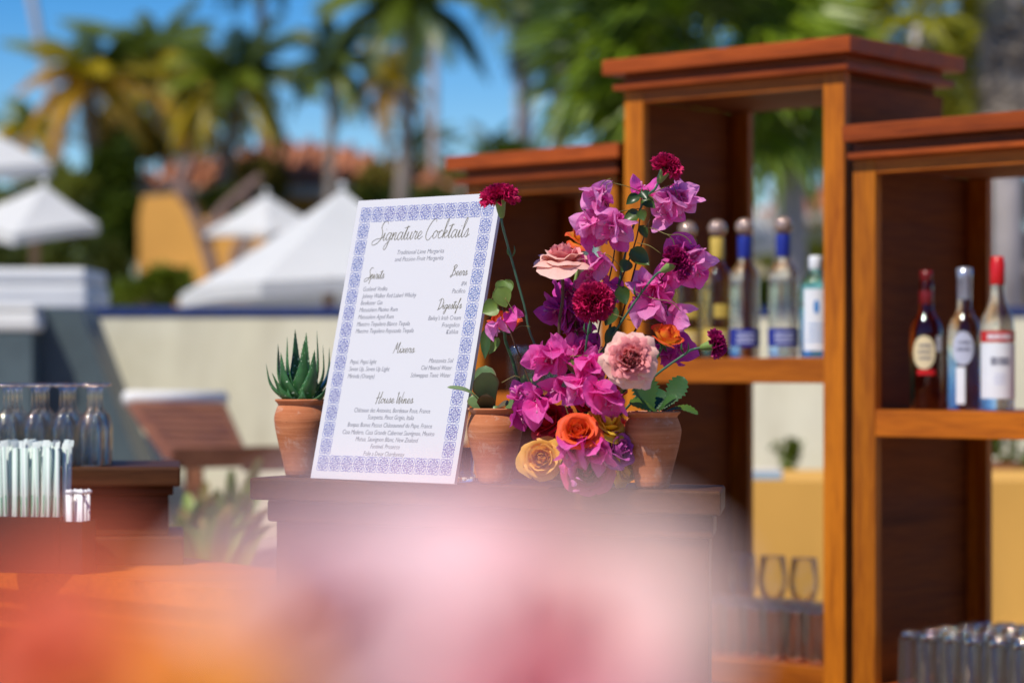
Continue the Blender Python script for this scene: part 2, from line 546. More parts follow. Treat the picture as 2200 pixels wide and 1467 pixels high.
# white daybed seats behind the shade wedge
fabric_w = M('white_fabric', m_plain, (0.68, 0.68, 0.66), 0.85, 0.04, 5, 0.2, 0.2, 90)
fab_grey = M('cream_fabric', m_plain, (0.66, 0.63, 0.57), 0.85, 0.05, 5, 0.2, 0.2, 90)
for nm, lab, x0, x1, y0, y1, d in (('daybed', 'long white daybed block behind the dark wedge', -260, 186, 575, 700, 9.33), ('ottoman', 'small white square ottoman in front of the white daybed', -160, 80, 652, 712, 8.25)):
    a = P(x0, y1, d); b = P(x1, y0, d)
    t_ = thing(nm, lab, nm, (a.x, d, a.z))
    w, h = b.x - a.x, b.z - a.z
    MB().box(0, w, 0, 0.55 if nm == 'daybed' else 0.15, 0, h * 0.72, 0.02).build('base', fabric_w, t_)
    MB().box(0.004, w - 0.004, 0.004, 0.5 if nm == 'daybed' else 0.146, h * 0.72, h, 0.02).build('cushion', fabric_w, t_)
    if nm == 'ottoman':
        MB().box(0.02, w - 0.02, 0.01, 0.13, -a.z + 0.804, -0.002).build('foot', slate_shade, t_)

# ---------------------------------------------------------------- house on the hillside
yel = M('yellow_stucco', m_plain, (0.66, 0.33, 0.075), 0.9, 0.12, 1.2, 0.2)
roof_m = M('roof_clay', m_plain, (0.36, 0.14, 0.075), 0.85, 0.35, 2.5, 0.2)
darkw = M('dark_opening', m_plain, (0.025, 0.022, 0.025), 0.3, 0.2, 2, 0.5)
def house(loc, W, D, H, rh, label, wall_m, wins, ov=0.45, rz=0.0, tiles=True):
    t = thing('house', label, 'house', loc, rz)
    MB().box(0, W, 0, D, 0, H).build('wall', wall_m, t)
    # hipped roof
    z = H; x0, x1, y0, y1 = -ov, W + ov, -ov, D + ov
    r0, r1 = D / 2, W - D / 2
    ym = D / 2
    rf = MB().add([(x0, y0, z), (x1, y0, z), (x1, y1, z), (x0, y1, z), (r0, ym, z + rh), (r1, ym, z + rh)], [(0, 1, 5, 4), (1, 2, 5), (2, 3, 4, 5), (3, 0, 4), (3, 2, 1, 0)], False).build('roof', roof_m, t)
    if tiles:
        # rows of barrel tiles down the front slope
        n = int((x1 - x0) / 0.32)
        tm = []
        for i in range(n):
            fx = (i + 0.5) / n; xb = x0 + (x1 - x0) * fx
            top = min(1.0, min(fx, 1 - fx) * (x1 - x0) / (r0 - x0))
            xt = xb
            if top < 0.15: continue
            mb = MB()
            yt = y0 + (ym - y0) * top; zt = z + rh * top
            mb.tube([(xb, y0 - 0.03, z + 0.03), (xt, yt, zt + 0.03)], 0.10, 6)
            mb.build('roof_tile_row', roof_m, rf)
    MB().box(x0, x1, y0 - 0.02, y0 + 0.06, z - 0.16, z - 0.004).build('fascia', M('fascia', m_plain, (0.5, 0.42, 0.36), 0.8), t)
    for (a, b, c, d) in wins:
        w = MB().box(a, b, -0.012, 0.05, c, d).build('window', darkw, t)
        MB().box(a - 0.06, b + 0.06, -0.05, -0.014, c - 0.08, c - 0.01).build('sill', wall_m, w)
    return t
h0 = P(292, 640, 37)
house((h0.x, 37, h0.z - 0.6), 4.7, 3.6, 2.28, 0.82, 'yellow walled house with an orange clay tile roof beyond the umbrellas', yel,
      [(1.30, 1.55, 0.85, 1.4), (1.95, 2.75, 0.65, 1.9), (3.3, 4.2, 0.65, 1.9)], 0.32)
g0 = P(298, 640, 24)
gp = thing('garden_building', 'sunlit yellow garden building with a low dark opening behind the umbrellas', 'building', (g0.x, 24, 1.4))
GW, GH = 1.52, 3.03 - 1.4
MB().prism([(0, 0), (GW, 0), (GW, 0.9), (0, 0.9)], 0, GH * 0.93).build('wall', yel, gp)
MB().add([(0, 0.0, GH * 0.93 + .001), (0.5, 0.0, GH * 0.93 + .001), (0.5, 0.3, GH * 0.93 + .001), (0, 0.3, GH * 0.93 + .001), (0.04, 0.0, GH * 1.06), (0.46, 0.0, GH * 1.08), (0.46, 0.3, GH * 1.08), (0.04, 0.3, GH * 1.06)], [(0, 1, 5, 4), (1, 2, 6, 5), (2, 3, 7, 6), (3, 0, 4, 7), (4, 5, 6, 7)], False).build('parapet', yel, gp)
w_ = MB().box(0.36, 0.80, -0.012, 0.05, 0.02, 0.28).build('opening', darkw, gp)
w_ = MB().box(1.0, 1.12, -0.03, 0.0, 0, GH * 0.93, 0.004).build('pilaster', M('cream_trim', m_plain, (0.5, 0.36, 0.26), 0.9, 0.08), gp)
w_ = MB().box(1.28, 1.40, -0.03, 0.0, 0, GH * 0.93, 0.004).build('pilaster', MATS['cream_trim'], gp)
h1 = P(330, 600, 46)
h2 = P(1640, 640, 40)
house((h2.x, 40, h2.z - 0.5), 3.4, 4.0, 1.9, 0.7, 'cream house glimpsed through the tall shelf behind the bottles', M('cream_stucco', m_plain, (0.66, 0.53, 0.33), 0.9, 0.08, 1.5, 0.2), [(0.35, 0.6, 0.5, 1.3)], 0.3)
h3 = P(2085, 650, 38)
house((h3.x, 38, h3.z - 0.4), 3.0, 3.5, 1.05, 0.6, 'ochre house with a clay roof at the far right behind the red capped bottle', yel, [(0.5, 0.85, 0.45, 0.8)], 0.3)

hb_ = thing('unseen_reflection_wing', 'long unseen cream building added behind the camera for reflections in the glass', 'building', (-18, -17, 0))  # unseen building added to temper blue sky reflections in the glass
MB().box(0, 36, -6, 0, 0, 5.2).build('wall', M('cream_stucco', m_plain, (0.66, 0.53, 0.33)), hb_)
MB().add([(-.6, .6, 5.2), (36.6, .6, 5.2), (36.6, -6.6, 5.2), (-.6, -6.6, 5.2), (3, -3, 7.0), (33, -3, 7.0)], [(0, 1, 5, 4), (1, 2, 5), (2, 3, 4, 5), (3, 0, 4), (3, 2, 1, 0)], False).build('roof', roof_m, hb_)
for k in range(9):
    for z_ in (0.2, 2.9):
        MB().box(1.5 + 3.9 * k, 3.3 + 3.9 * k, -0.05, 0.012, z_, z_ + 2.0).build('window', darkw, hb_)
# ---------------------------------------------------------------- umbrellas
pole_m = M('pole_wood', m_plain, (0.22, 0.14, 0.09), 0.6, 0.2, 6)
canvas = NT('umbrella_canvas')
_b = canvas.bsdf(canvas.ramp(canvas.noise(canvas.coord(), 3, 4), [(0.3, (0.76, 0.77, 0.76)), (0.7, (0.82, 0.83, 0.82))]), 0.85, 0.2)
_t = canvas.n('ShaderNodeBsdfTranslucent'); _t.inputs[0].default_value = (0.8, 0.8, 0.76, 1)
_m = canvas.n('ShaderNodeMixShader'); _m.inputs[0].default_value = 0.35
canvas.l(_b.outputs[0], _m.inputs[1]); canvas.l(_t.outputs[0], _m.inputs[2]); canvas = canvas.done(_m)
def umbrella(label, apex, rim, gz, valance=0.12, sag=0.015):
    """apex point and rim corner points (world); pole drops to gz"""
    c = sum(rim, Vector()) / len(rim)
    t = thing('umbrella', label, 'umbrella', (c.x, c.y, gz), 0, 'white pool umbrellas')
    o = Vector((c.x, c.y, gz))
    n = len(rim)
    for i in range(n):
        a, b = rim[i] - o, rim[(i + 1) % n] - o; ap = apex - o
        def fn(u, v):
            e = a.lerp(b, u); e = e + Vector((0, 0, sag * 0.5 * math.sin(math.pi * u)))
            p = ap.lerp(e, v)
            return p - Vector((0, 0, sag * math.sin(math.pi * v) * (0.6 + 0.4 * math.sin(math.pi * u))))
        MB().grid(fn, 8, 6).build('canopy_panel', canvas, t)
        if valance > 0:
            def fv(u, v):
                e = a.lerp(b, u) + Vector((0, 0, sag * 0.5 * math.sin(math.pi * u)))
                return e - Vector((0, 0, 0.004 + v * valance))
            MB().grid(fv, 8, 1).build('valance', canvas, t)
        ra = a.lerp(ap, 0.04) - Vector((0, 0, 0.035)); 
        MB().tube([ap - Vector((0, 0, 0.12)), ra], 0.012, 5).build('rib', pole_m, t)
    top = apex - o
    MB().tube([(0, 0, 0), (0, 0, max(0.2, c.z - gz)), top - Vector((0, 0, 0.06))], 0.028, 8).build('pole', pole_m, t)
    MB().lathe([(0.0, 0.0), (0.018, 0.005), (0.011, 0.013), (0.02, 0.024), (0.014, 0.038), (0.001, 0.042)], 12, (top.x, top.y, top.z - 0.005)).build('finial', fabric_w, t)
    MB().box(-0.28, 0.28, -0.28, 0.28, 0, 0.08, 0.01).build('base', slate_shade, t)
    return t
umbrella('largest white umbrella, slanting low just left of the menu board', P(736, 408, 11.5),
         [P(385, 634, 11.8), P(560, 606, 10.4), P(1010, 600, 11.0), P(860, 640, 12.9)], 1.4, 0.06, 0.03)
umbrella('white umbrella behind the largest one, its peak against the dark trees', P(572, 418, 16),
         [P(440, 498, 16.4), P(575, 500, 14.6), P(700, 492, 15.6), P(600, 485, 17.2)], 1.4, 0.03)
umbrella('whole white umbrella at the left with its underside in view', P(96, 398, 13.5),
         [P(-110, 478, 13.6), P(30, 505, 12.2), P(212, 480, 13.2), P(160, 458, 14.6)], 1.4, 0.05)
umbrella('high white umbrella cut off by the left edge of the picture', P(-110, 230, 14.6),
         [P(-420, 380, 14.8), P(-160, 375, 13.4), P(112, 352, 14.2), P(-60, 345, 15.6)], 1.4, 0.07)
umbrella('white umbrella seen through the tall shelf between two bottles', P(1620, 440, 17),
         [P(1480, 520, 17.2), P(1600, 535, 15.5), P(1678, 520, 16.4), P(1640, 505, 18)], 1.4, 0.06)

# ---------------------------------------------------------------- trees and palms
bark = M('palm_bark', m_plain, (0.26, 0.21, 0.18), 0.9, 0.3, 4, 0.2, 0.5, 14)
bark_g = M('palm_bark_grey', m_plain, (0.42, 0.38, 0.38), 0.9, 0.2, 3, 0.2, 0.5, 14)
fr_green = M('frond_green', m_leaf, (0.045, 0.08, 0.008), (0.19, 0.24, 0.012), 0.35, 0.4, 2)
fr_dark = M('frond_dark', m_leaf, (0.02, 0.042, 0.016), (0.09, 0.13, 0.02), 0.2, 0.4, 2)
fr_yellow = M('frond_yellow', m_leaf, (0.28, 0.23, 0.010), (0.60, 0.44, 0.015), 0.4, 0.45, 2)
fr_orange = M('frond_orange', m_leaf, (0.34, 0.16, 0.010), (0.62, 0.34, 0.02), 0.35, 0.5, 2)
fr_dead = M('frond_dead', m_leaf, (0.16, 0.13, 0.11), (0.46, 0.39, 0.32), 0.1, 0.8, 4)
fan_green = M('fan_green', m_leaf, (0.045, 0.095, 0.006), (0.24, 0.34, 0.015), 0.4, 0.38, 2)

def pinnate_mesh(L, droop, mat, k, n=30, llen=0.30, lw=0.03, seed=0):
    rnd = random.Random(seed)
    mb = MB(); pts = []
    for i in range(n + 1):
        s = i / n
        pts.append(Vector((L * s * (1 - 0.22 * droop * s), 0, L * (0.42 * s - (0.55 + 0.55 * droop) * s * s))))
    mb.tube(pts, [0.022 * (1 - 0.8 * i / n) * L / 1.8 + 0.004 for i in range(n + 1)], 4)
    for i in range(3, n):
        s = i / n
        t = (pts[i + 1] - pts[i - 1]).normalized()
        ll = llen * L * (math.sin(math.pi * min(1, 0.12 + s * 0.9)) ** 0.6) * rnd.uniform(0.85, 1.1)
        for sd in (-1, 1):
            dirn = (t * 0.75 + Vector((0, sd, 0)) * 0.8 - Vector((0, 0, 0.35 + 0.3 * rnd.random()))).normalized()
            tip = pts[i] + dirn * ll - Vector((0, 0, 0.25 * ll * rnd.random()))
            mid = pts[i] + dirn * ll * 0.5
            w = t * lw * L * 0.5
            mb.add([pts[i] - w * 0.5, pts[i] + w * 0.5, mid + w, tip, mid - w], [(0, 1, 2, 4), (4, 2, 3)], False)
    return mb.mesh('frond', mat)

def fan_mesh(rad, mat, seed=0, n=26, droop=0.25):
    rnd = random.Random(seed); mb = MB()
    pet = [(0, 0, 0), (rad * 0.45, 0, rad * 0.05), (rad * 0.85, 0, 0)]
    mb.tube(catmull(pet, 4), 0.010 * rad + 0.004, 4)
    c = Vector((rad * 0.85, 0, 0))
    for i in range(n):
        a = R(-128 + 256 * i / (n - 1)); 
        l = rad * (0.78 + 0.22 * math.cos(a)) * rnd.uniform(0.92, 1.05)
        d = Vector((math.cos(a), math.sin(a), 0.16 * math.cos(a * 6)))
        s = Vector((-math.sin(a), math.cos(a), 0))
        w = rad * 0.050
        p1 = c + d * l * 0.55 + Vector((0, 0, 0.02 * rad)); p2 = c + d * l - Vector((0, 0, droop * rad * rnd.uniform(0.5, 1.4)))
        fold = Vector((0, 0, w * 0.8))
        mb.add([c, p1 - s * w, p1 + fold, p1 + s * w, p2], [(0, 1, 2), (0, 2, 3), (1, 4, 2), (2, 4, 3)], False)
    return mb.mesh('frond', mat)

PIN = {}
def pin(L, droop, mat):
    k = (mat.name, round(droop, 1))
    if k not in PIN: PIN[k] = [pinnate_mesh(1.0, droop, mat, 1, 26, 0.30, 0.05, s) for s in range(3)]
    return random.choice(PIN[k])

def set_dir(o, az, tilt, roll=0.0):
    """point the object's +X along azimuth az, raised by tilt"""
    o.rotation_mode = 'XYZ'
    o.rotation_euler = (roll, -tilt, az)

def palm(label, crown, gz, L, nf=18, base_dx=0.0, tr=0.13, mats=('g',), trunk_m=None, group='coconut palms behind the pool', bulge=0.0):
    t = thing('palm_tree', label, 'palm tree', (crown.x + base_dx, crown.y, gz), 0, group)
    o = Vector((crown.x + base_dx, crown.y, gz)); c = crown - o
    pts = [Vector((0, 0, -0.3)), Vector((c.x * 0.25 + bulge, 0, c.z * 0.4)), Vector((c.x * 0.7 + bulge * 0.6, 0, c.z * 0.75)), c]
    cp = catmull(pts, 6)
    MB().tube(cp, [tr * (1.25 - 0.5 * i / len(cp)) for i in range(len(cp))], 9).build('trunk', trunk_m or bark, t)
    MM = {'g': fr_green, 'd': fr_dark, 'y': fr_yellow, 'o': fr_orange}
    for i in range(nf):
        az = i * 2.399 + random.uniform(-0.2, 0.2)
        lay = i / nf
        tilt = R(62 - 95 * lay + random.uniform(-8, 8))
        k = mats[min(len(mats) - 1, int(lay * len(mats)))]
        f = link('frond', pin(L, 0.2 + 0.6 * lay, MM[k]), t, None, c + Vector((0, 0, 0.05)))
        f.scale = (L * random.uniform(0.85, 1.12),) * 3
        set_dir(f, az, tilt)
    return t

def gz_at(d): return hillz(0, d) if d > 26 else 1.4

palm('palm with drooping orange fronds at the far left', P(196, 190, 34), gz_at(34), 1.45, 22, 0.05, 0.10, ('g', 'y', 'o', 'o'))
palm('yellow green palm right beside the leftmost palm', P(330, 150, 38), gz_at(38), 1.5, 20, 0.4, 0.10, ('g', 'g', 'y', 'y'))
palm('full green and yellow palm over the middle of the tiled roof', P(505, 190, 36), gz_at(36), 1.5, 22, -0.3, 0.11, ('d', 'g', 'g', 'y'))
palm('slim palm standing before the right end of the tiled roof', P(712, 150, 33), gz_at(33), 0.95, 20, -0.02, 0.07, ('d', 'd', 'g'))
palm('large dark palm crown cut by the top of the picture', P(885, 20, 30), gz_at(30), 1.35, 24, -0.35, 0.09, ('g', 'g', 'd'), None, 'coconut palms behind the pool', 0.12)
palm('palm with a curved trunk and orange lower fronds under the large dark palm', P(835, 190, 37), gz_at(37), 0.95, 16, -0.05, 0.07, ('y', 'y', 'o'))
palm('dark palm whose crown only just enters at the upper left edge', P(560, -90, 40), gz_at(40), 1.3, 18, 0.1, 0.10, ('d', 'd'))
palm('low palm with tangled brown and yellow fronds at the left of the roof', P(400, 250, 43), gz_at(43), 1.6, 20, 0, 0.11, ('d', 'g', 'o'))
palm('short palm left of the whole umbrella', P(60, 300, 40), gz_at(40), 1.1, 16, 0, 0.1, ('g', 'y', 'o'))
palm('dark feathery palm low in the gap left of the shelves', P(905, 330, 55), gz_at(55), 1.1, 14, 0, 0.1, ('d', 'd'))
palm('young green palm just over the low shelf cornice', P(1060, 330, 50), gz_at(50), 1.0, 14, 0, 0.08, ('d', 'g'))

def fan_palm(label, crown, gz, rad, nf, tr, mat, dead=0, group='fan palms', lo=-50, hi=75, trunk_m=None, skirt_len=1.0, dx=0.0):
    t = thing('fan_palm', label, 'palm tree', (crown.x + dx, crown.y, gz), 0, group)
    c = Vector((-dx, 0, crown.z - gz))
    MB().tube([(0, 0, -0.3), (c.x * 0.5, 0, c.z * 0.5), c], [tr * 1.2, tr, tr * 0.9], 10).build('trunk', trunk_m or bark_g, t)
    ms = [fan_mesh(1.0, mat, s) for s in range(3)]
    for i in range(nf):
        az = i * 2.399 + random.uniform(-0.15, 0.15)
        f = link('frond', random.choice(ms), t, None, c)
        f.scale = (rad * random.uniform(0.85, 1.1) / 1.7,) * 3
        set_dir(f, az, R(hi - (hi - lo) * (i / nf)), random.uniform(-0.4, 0.4))
    if dead:
        dm = [fan_mesh(1.0, fr_dead, s + 9, 20, 0.5) for s in range(2)]
        for i in range(dead):
            f = link('dead_frond', random.choice(dm), t, None, c - Vector((0, 0, 0.05 + skirt_len * i / dead)))
            f.scale = (rad * random.uniform(0.5, 0.75) / 1.7,) * 3
            set_dir(f, i * 2.399, R(-74 + random.uniform(-8, 8)), random.uniform(-0.5, 0.5))
    return t
fan_palm('big green fan palm spreading behind the tall shelf cornice', P(1500, 150, 13), 1.4, 1.05, 34, 0.12, fan_green)
fan_palm('green fan palm seen through the tall shelf opening', P(1700, 210, 15.5), 1.4, 0.85, 26, 0.10, fan_green)
fan_palm('blue green fan palm reaching left of the tall shelf', P(1330, 175, 17), 1.4, 0.85, 24, 0.10, M('fan_bluegreen', m_leaf, (0.06, 0.11, 0.04), (0.22, 0.32, 0.09), 0.3, 0.4, 2), 0, 'fan palms', -40, 70)
fan_palm('yellow fan palm behind the right end of the tall shelf', P(1985, 60, 19), 1.4, 1.1, 30, 0.12, M('fan_yellow', m_leaf, (0.22, 0.22, 0.01), (0.55, 0.50, 0.015), 0.4, 0.4, 2), 0, 'fan palms', -70, 60)
fan_palm('tall palm with a thick skirt of dead grey fronds at the right edge', P(2165, -90, 14), 1.4, 0.7, 14, 0.09, fan_green, 34, 'fan palms', -20, 60, None, 0.75)
fan_palm('slender tall fan palm high over the gap left of the shelves', P(1125, -10, 42), gz_at(42), 1.1, 22, 0.17, fr_green, 16, 'fan palms', -50, 60, bark_g, 0.9)
fan_palm('second slender fan palm close beside the high one', P(1200, -20, 40), gz_at(40), 0.9, 16, 0.12, fr_green, 16, 'fan palms', -50, 60, bark, 1.0)
# tall bare trunks
for px, d, lean, lab in ((88, 38, -1.2, 'thin leaning bare palm trunk at the top left corner'), (932, 40, 0.0, 'pale bare palm trunk left of the slender fan palms'), (868, 44, 0.0, 'faint pale palm trunk below the large dark crown')):
    a = P(px, 420, d)
    t = thing('bare_palm', lab, 'palm tree', (a.x, d, gz_at(d)), 0, 'bare palm trunks')
    MB().tube([(0, 0, -0.3), (-lean * 0.25, 0, 3), (-lean * -0.25, 0, 6), (-lean * -0.55, 0, 10)], [0.09, 0.08, 0.07, 0.06], 8).build('trunk', bark_g, t)
    for i in range(14):
        f = link('frond', pin(1, 0.4, fr_green), t, None, Vector((lean * 0.55, 0, 10)))
        f.scale = (1.6,) * 3; set_dir(f, i * 2.4, R(60 - 8 * i))
for px, d, lab in ((2150, 26, 'slim grey palm trunk seen through the right shelf'), (1668, 30, 'grey trunk seen behind the fan palm in the tall shelf opening'), (2118, 34, 'darker palm trunk beside the slim grey one in the right shelf')):
    a = P(px, 420, d)
    t = thing('bare_palm', lab, 'palm tree', (a.x, d, gz_at(d)), 0, 'bare palm trunks')
    MB().tube([(0, 0, -0.3), (0.05, 0, 2), (0.0, 0, 5), (0.1, 0, 9)], [0.13, 0.11, 0.10, 0.09], 8).build('trunk', bark_g, t)
    for i in range(12):
        f = link('frond', pin(1, 0.4, fr_green), t, None, Vector((0.1, 0, 9)))
        f.scale = (1.5,) * 3; set_dir(f, i * 2.4, R(60 - 9 * i))

def leaf_cloud(rx, ry, rz, n, size, seed, flat=0.5):
    rnd = random.Random(seed); mb = MB()
    cl = [Vector((rnd.uniform(-0.7, 0.7) * rx, rnd.uniform(-0.7, 0.7) * ry, rnd.uniform(-0.6, 0.75) * rz)) for _ in range(12)]
    for i in range(n):
        c = rnd.choice(cl)
        while True:
            q = Vector((rnd.gauss(0, 1), rnd.gauss(0, 1), rnd.gauss(0, 1)))
            if q.length > 0.1: break
        q.normalize(); q *= rnd.uniform(0.6, 1.05)
        p = c + Vector((q.x * rx * 0.42, q.y * ry * 0.42, q.z * rz * 0.42))
        a = Vector((rnd.gauss(0, 1), rnd.gauss(0, 1), rnd.gauss(0, 1))).normalized()
        b = a.cross(Vector((rnd.random(), rnd.random(), 1))).normalized()
        s = size * rnd.uniform(0.6, 1.3)
        mb.add([p - a * s, p + b * s * 0.5, p + a * s, p - b * s * 0.5], [(0, 1, 2, 3)], False)
    return mb
tree_dark = M('tree_dark', m_leaf, (0.055, 0.08, 0.012), (0.20, 0.22, 0.028), 0.2, 0.5, 1.2)
tree_brown = M('tree_olive', m_leaf, (0.09, 0.07, 0.014), (0.28, 0.22, 0.04), 0.2, 0.6, 1.2)
tree_green = M('tree_green', m_leaf, (0.05, 0.08, 0.006), (0.20, 0.26, 0.015), 0.3, 0.5, 1.2)
def tree(label, px, py, d, wpx, hpx, mat, gz=None, n=1500):
    c = P(px, py, d); gz = gz_at(d) if gz is None else gz
    rx, rz = wpx / F * d / 2, hpx / F * d / 2
    t = thing('tree', label, 'tree', (c.x, d, gz), 0, 'leafy trees and shrubs behind the pool')
    leaf_cloud(rx, rx * 0.8, rz, n, 0.10 * d / 30 * 1.6, int(px + py)).build('crown', mat, t, 'stuff', (0, 0, c.z - gz))
    h = max(0.3, c.z - gz)
    MB().tube(catmull([(0, 0, -0.2), (0.1, 0, h * 0.5), (0, 0, h)], 4), 0.07, 7).build('trunk', bark, t)
    for s in (-1, 1):
        MB().tube([(0.05, 0, h * 0.5), (s * rx * 0.4, 0.1, h + rz * 0.2)], [0.045, 0.02], 6).build('limb', bark, t)
for a in (
    ('dark tree filling the space behind the whole umbrella', 90, 450, 28, 300, 200, tree_dark),
    ('tall olive tree below the leftmost palm', 238, 470, 32, 130, 330, tree_green),
    ('brownish tree in front of the left end of the roof', 290, 300, 36, 150, 100, tree_brown),
    ('thin brownish tree before the middle of the roof', 560, 375, 35.5, 90, 50, tree_brown),
    ('dark shrub under the roof eaves', 520, 430, 36, 150, 50, tree_dark),
    ('dark tree between the umbrella peaks and the menu board', 850, 465, 35, 300, 100, tree_dark),
    ('olive bush at the right end of the roof', 820, 395, 36, 110, 70, tree_brown),
    ('round bush behind the menu board', 960, 400, 50, 150, 90, tree_brown),
    ('low bright bush between the two umbrellas', 300, 625, 18, 190, 75, tree_green),
    ('dark green bush left under the whole umbrella', 70, 600, 20, 260, 160, tree_dark),
    ('dark hedge tree behind the yellow wall corner', 225, 590, 24, 100, 120, tree_dark),
    ('sparse bush below the big umbrella rim', 640, 640, 16, 200, 40, tree_green),
    ('dark shrub behind the white umbrella in the shelf opening', 1740, 590, 20, 200, 110, tree_dark),
    ('green bush low in the tall shelf opening', 1650, 640, 14, 120, 60, tree_green),
    ('green shrub behind the right shelf bottles', 2130, 470, 24, 190, 210, tree_dark),
    ('green tree filling the right edge behind the shelf cornice', 2010, 250, 24, 260, 330, tree_green),
    ('leafy tree in the corner right of the tall shelf', 2150, 160, 20, 200, 260, tree_brown),
    ('dark tree behind the low shelf', 1250, 420, 30, 380, 240, tree_dark),
    ('green bush standing low behind the low shelf', 1120, 380, 28, 140, 130, tree_green),
):
    tree(*a)

# bare brown branches before the yellow house
t = thing('bare_tree', 'leafless brown tree with forked limbs before the yellow wall', 'tree', P(470, 640, 22.5), 0)
o_ = Vector(t.location)
for pts in ([(475, 640), (440, 520), (400, 430), (350, 380)], [(440, 520), (480, 450), (560, 380)], [(400, 430), (390, 390), (410, 340)], [(520, 640), (505, 560), (540, 470), (520, 410)]):
    MB().tube(catmull([P(x, y, 22.5) - o_ for x, y in pts], 5), [0.07 - 0.003 * i for i in range(5 * (len(pts) - 1) + 1)], 6).build('limb', M('limb_brown', m_plain, (0.20, 0.13, 0.11), 0.9, 0.2), t)

# ---------------------------------------------------------------- plants and lounger on the lower terrace
blade_m = M('blade_green', m_leaf, (0.12, 0.20, 0.03), (0.36, 0.46, 0.10), 0.35, 0.4, 6)
blade_y = M('blade_yellow', m_leaf, (0.25, 0.19, 0.05), (0.45, 0.36, 0.12), 0.3, 0.5, 6)
def strap_plant(label, base, tips, w, mat):
    t = thing('strap_leaf_plant', label, 'plant', base, 0, 'strap leaved plants by the pool wall')
    for k, tp in enumerate(tips):
        e = tp - base; m1 = e * 0.55 + Vector((0, 0, 0.06))
        pts = catmull([Vector((0.01 * math.sin(k), 0.01 * math.cos(k), 0)), m1, e], 6)
        sd = Vector((1, 0.3 * math.sin(k * 2), 0)).normalized() if abs(e.x) < abs(e.z) else Vector((0.3, 0.9, 0.3)).normalized()
        mb = MB()
        n = len(pts)
        ww = [w * (0.4 + 0.8 * math.sin(math.pi * (0.25 + 0.75 * i / (n - 1)))) for i in range(n)]
        vs = []
        for i in range(n): vs += [pts[i] - sd * ww[i], pts[i] - Vector((0, -ww[i] * 0.5, 0)), pts[i] + sd * ww[i]]
        fs = []
        for i in range(n - 1): fs += [(3 * i, 3 * i + 1, 3 * i + 4, 3 * i + 3), (3 * i + 1, 3 * i + 2, 3 * i + 5, 3 * i + 4)]
        mb.add(vs, fs)
        mb.build('leaf', mat if k % 4 else blade_y, t)
    return t
rp = random.Random(4)
for lab, bx, d, tips in (('tall strap leaved plant nearest the display stand', 500, 6.95, [(560, 985), (545, 1030), (470, 1050), (440, 1070), (585, 1090), (520, 1060), (500, 1010), (570, 1050), (455, 1110), (600, 1130)]),
                         ('low spiky green plant beside the left riser', 420, 7.0, [(445, 1035), (400, 1060), (375, 1110), (480, 1080), (460, 1060), (360, 1130), (500, 1120), (430, 1075), (385, 1090)]),
                         ('small yellowish strap plant low between the two others', 470, 6.85, [(430, 1110), (450, 1090), (520, 1105), (545, 1120), (490, 1085), (400, 1130)])):
    base = P(bx, 1190, d); base.z = 0.80
    strap_plant(lab, base, [P(x + rp.uniform(-5, 5), y, d + rp.uniform(-0.15, 0.15)) for x, y in tips], 0.020, blade_m)

slat_m = M('lounger_teak', m_wood, (0.13, 0.045, 0.025), (0.30, 0.12, 0.06), 0, 0.5)
white_r = M('white_resin', m_plain, (0.75, 0.74, 0.72), 0.5, 0.03)
lg = thing('sun_lounger', 'teak slatted sun lounger with raised back and white towel roll by the wall', 'sun lounger', (P(430, 1000, 7.5).x, 7.6, 0.80))
o_ = Vector(lg.location)
TL, TR, BL, BR = P(285, 866, 7.9), P(468, 866, 8.2), P(372, 985, 7.3), P(522, 992, 7.6)
nb = (TR - TL).cross(BL - TL).normalized()
for k in range(8):
    f0, f1 = (k + 0.08) / 8, (k + 0.92) / 8
    a0, b0, a1, b1 = TL.lerp(BL, f0) - o_, TR.lerp(BR, f0) - o_, TL.lerp(BL, f1) - o_, TR.lerp(BR, f1) - o_
    ht = nb * 0.010
    MB().add([a0 - ht, b0 - ht, b1 - ht, a1 - ht, a0 + ht, b0 + ht, b1 + ht, a1 + ht], [(0, 1, 2, 3), (7, 6, 5, 4), (0, 4, 5, 1), (1, 5, 6, 2), (2, 6, 7, 3), (3, 7, 4, 0)], False).build('slat', slat_m, lg)
for a, b in ((TL, BL), (TR, BR)):
    MB().obox(a - o_, b - o_, (0.022, 0, 0), (0, 0.03, 0)).build('back_rail', slat_m, lg)
MB().tube([TL - o_ + Vector((-0.02, 0, 0.015)), TR - o_ + Vector((0.02, 0, 0.015))], 0.026, 10).build('towel_roll', white_r, lg)
SE = Vector((0.95, 0.55, 0)) * 1.25
for a in (BL, BR):
    MB().obox(a - o_, a + SE - o_, (0.0, 0.02, 0), (0, 0, 0.03)).build('seat_rail', slat_m, lg)
for k in range(12):
    s0 = SE * (k + 0.1) / 12; s1 = SE * (k + 0.85) / 12
    a0, b0, a1, b1 = BL + s0 - o_, BR + s0 - o_, BL + s1 - o_, BR + s1 - o_
    up = Vector((0, 0, 0.033)); dn = Vector((0, 0, 0.018))
    MB().add([a0 + dn, b0 + dn, b1 + dn, a1 + dn, a0 + up, b0 + up, b1 + up, a1 + up], [(0, 1, 2, 3), (7, 6, 5, 4), (0, 4, 5, 1), (1, 5, 6, 2), (2, 6, 7, 3), (3, 7, 4, 0)], False).build('slat', slat_m, lg)
for a in (BL + SE * 0.05, BR + SE * 0.5, BL + SE * 0.95, BR + SE * 0.95):
    q = a - o_
    MB().box(q.x - 0.025, q.x + 0.025, q.y - 0.025, q.y + 0.025, 0, q.z - 0.032).build('leg', slat_m, lg)

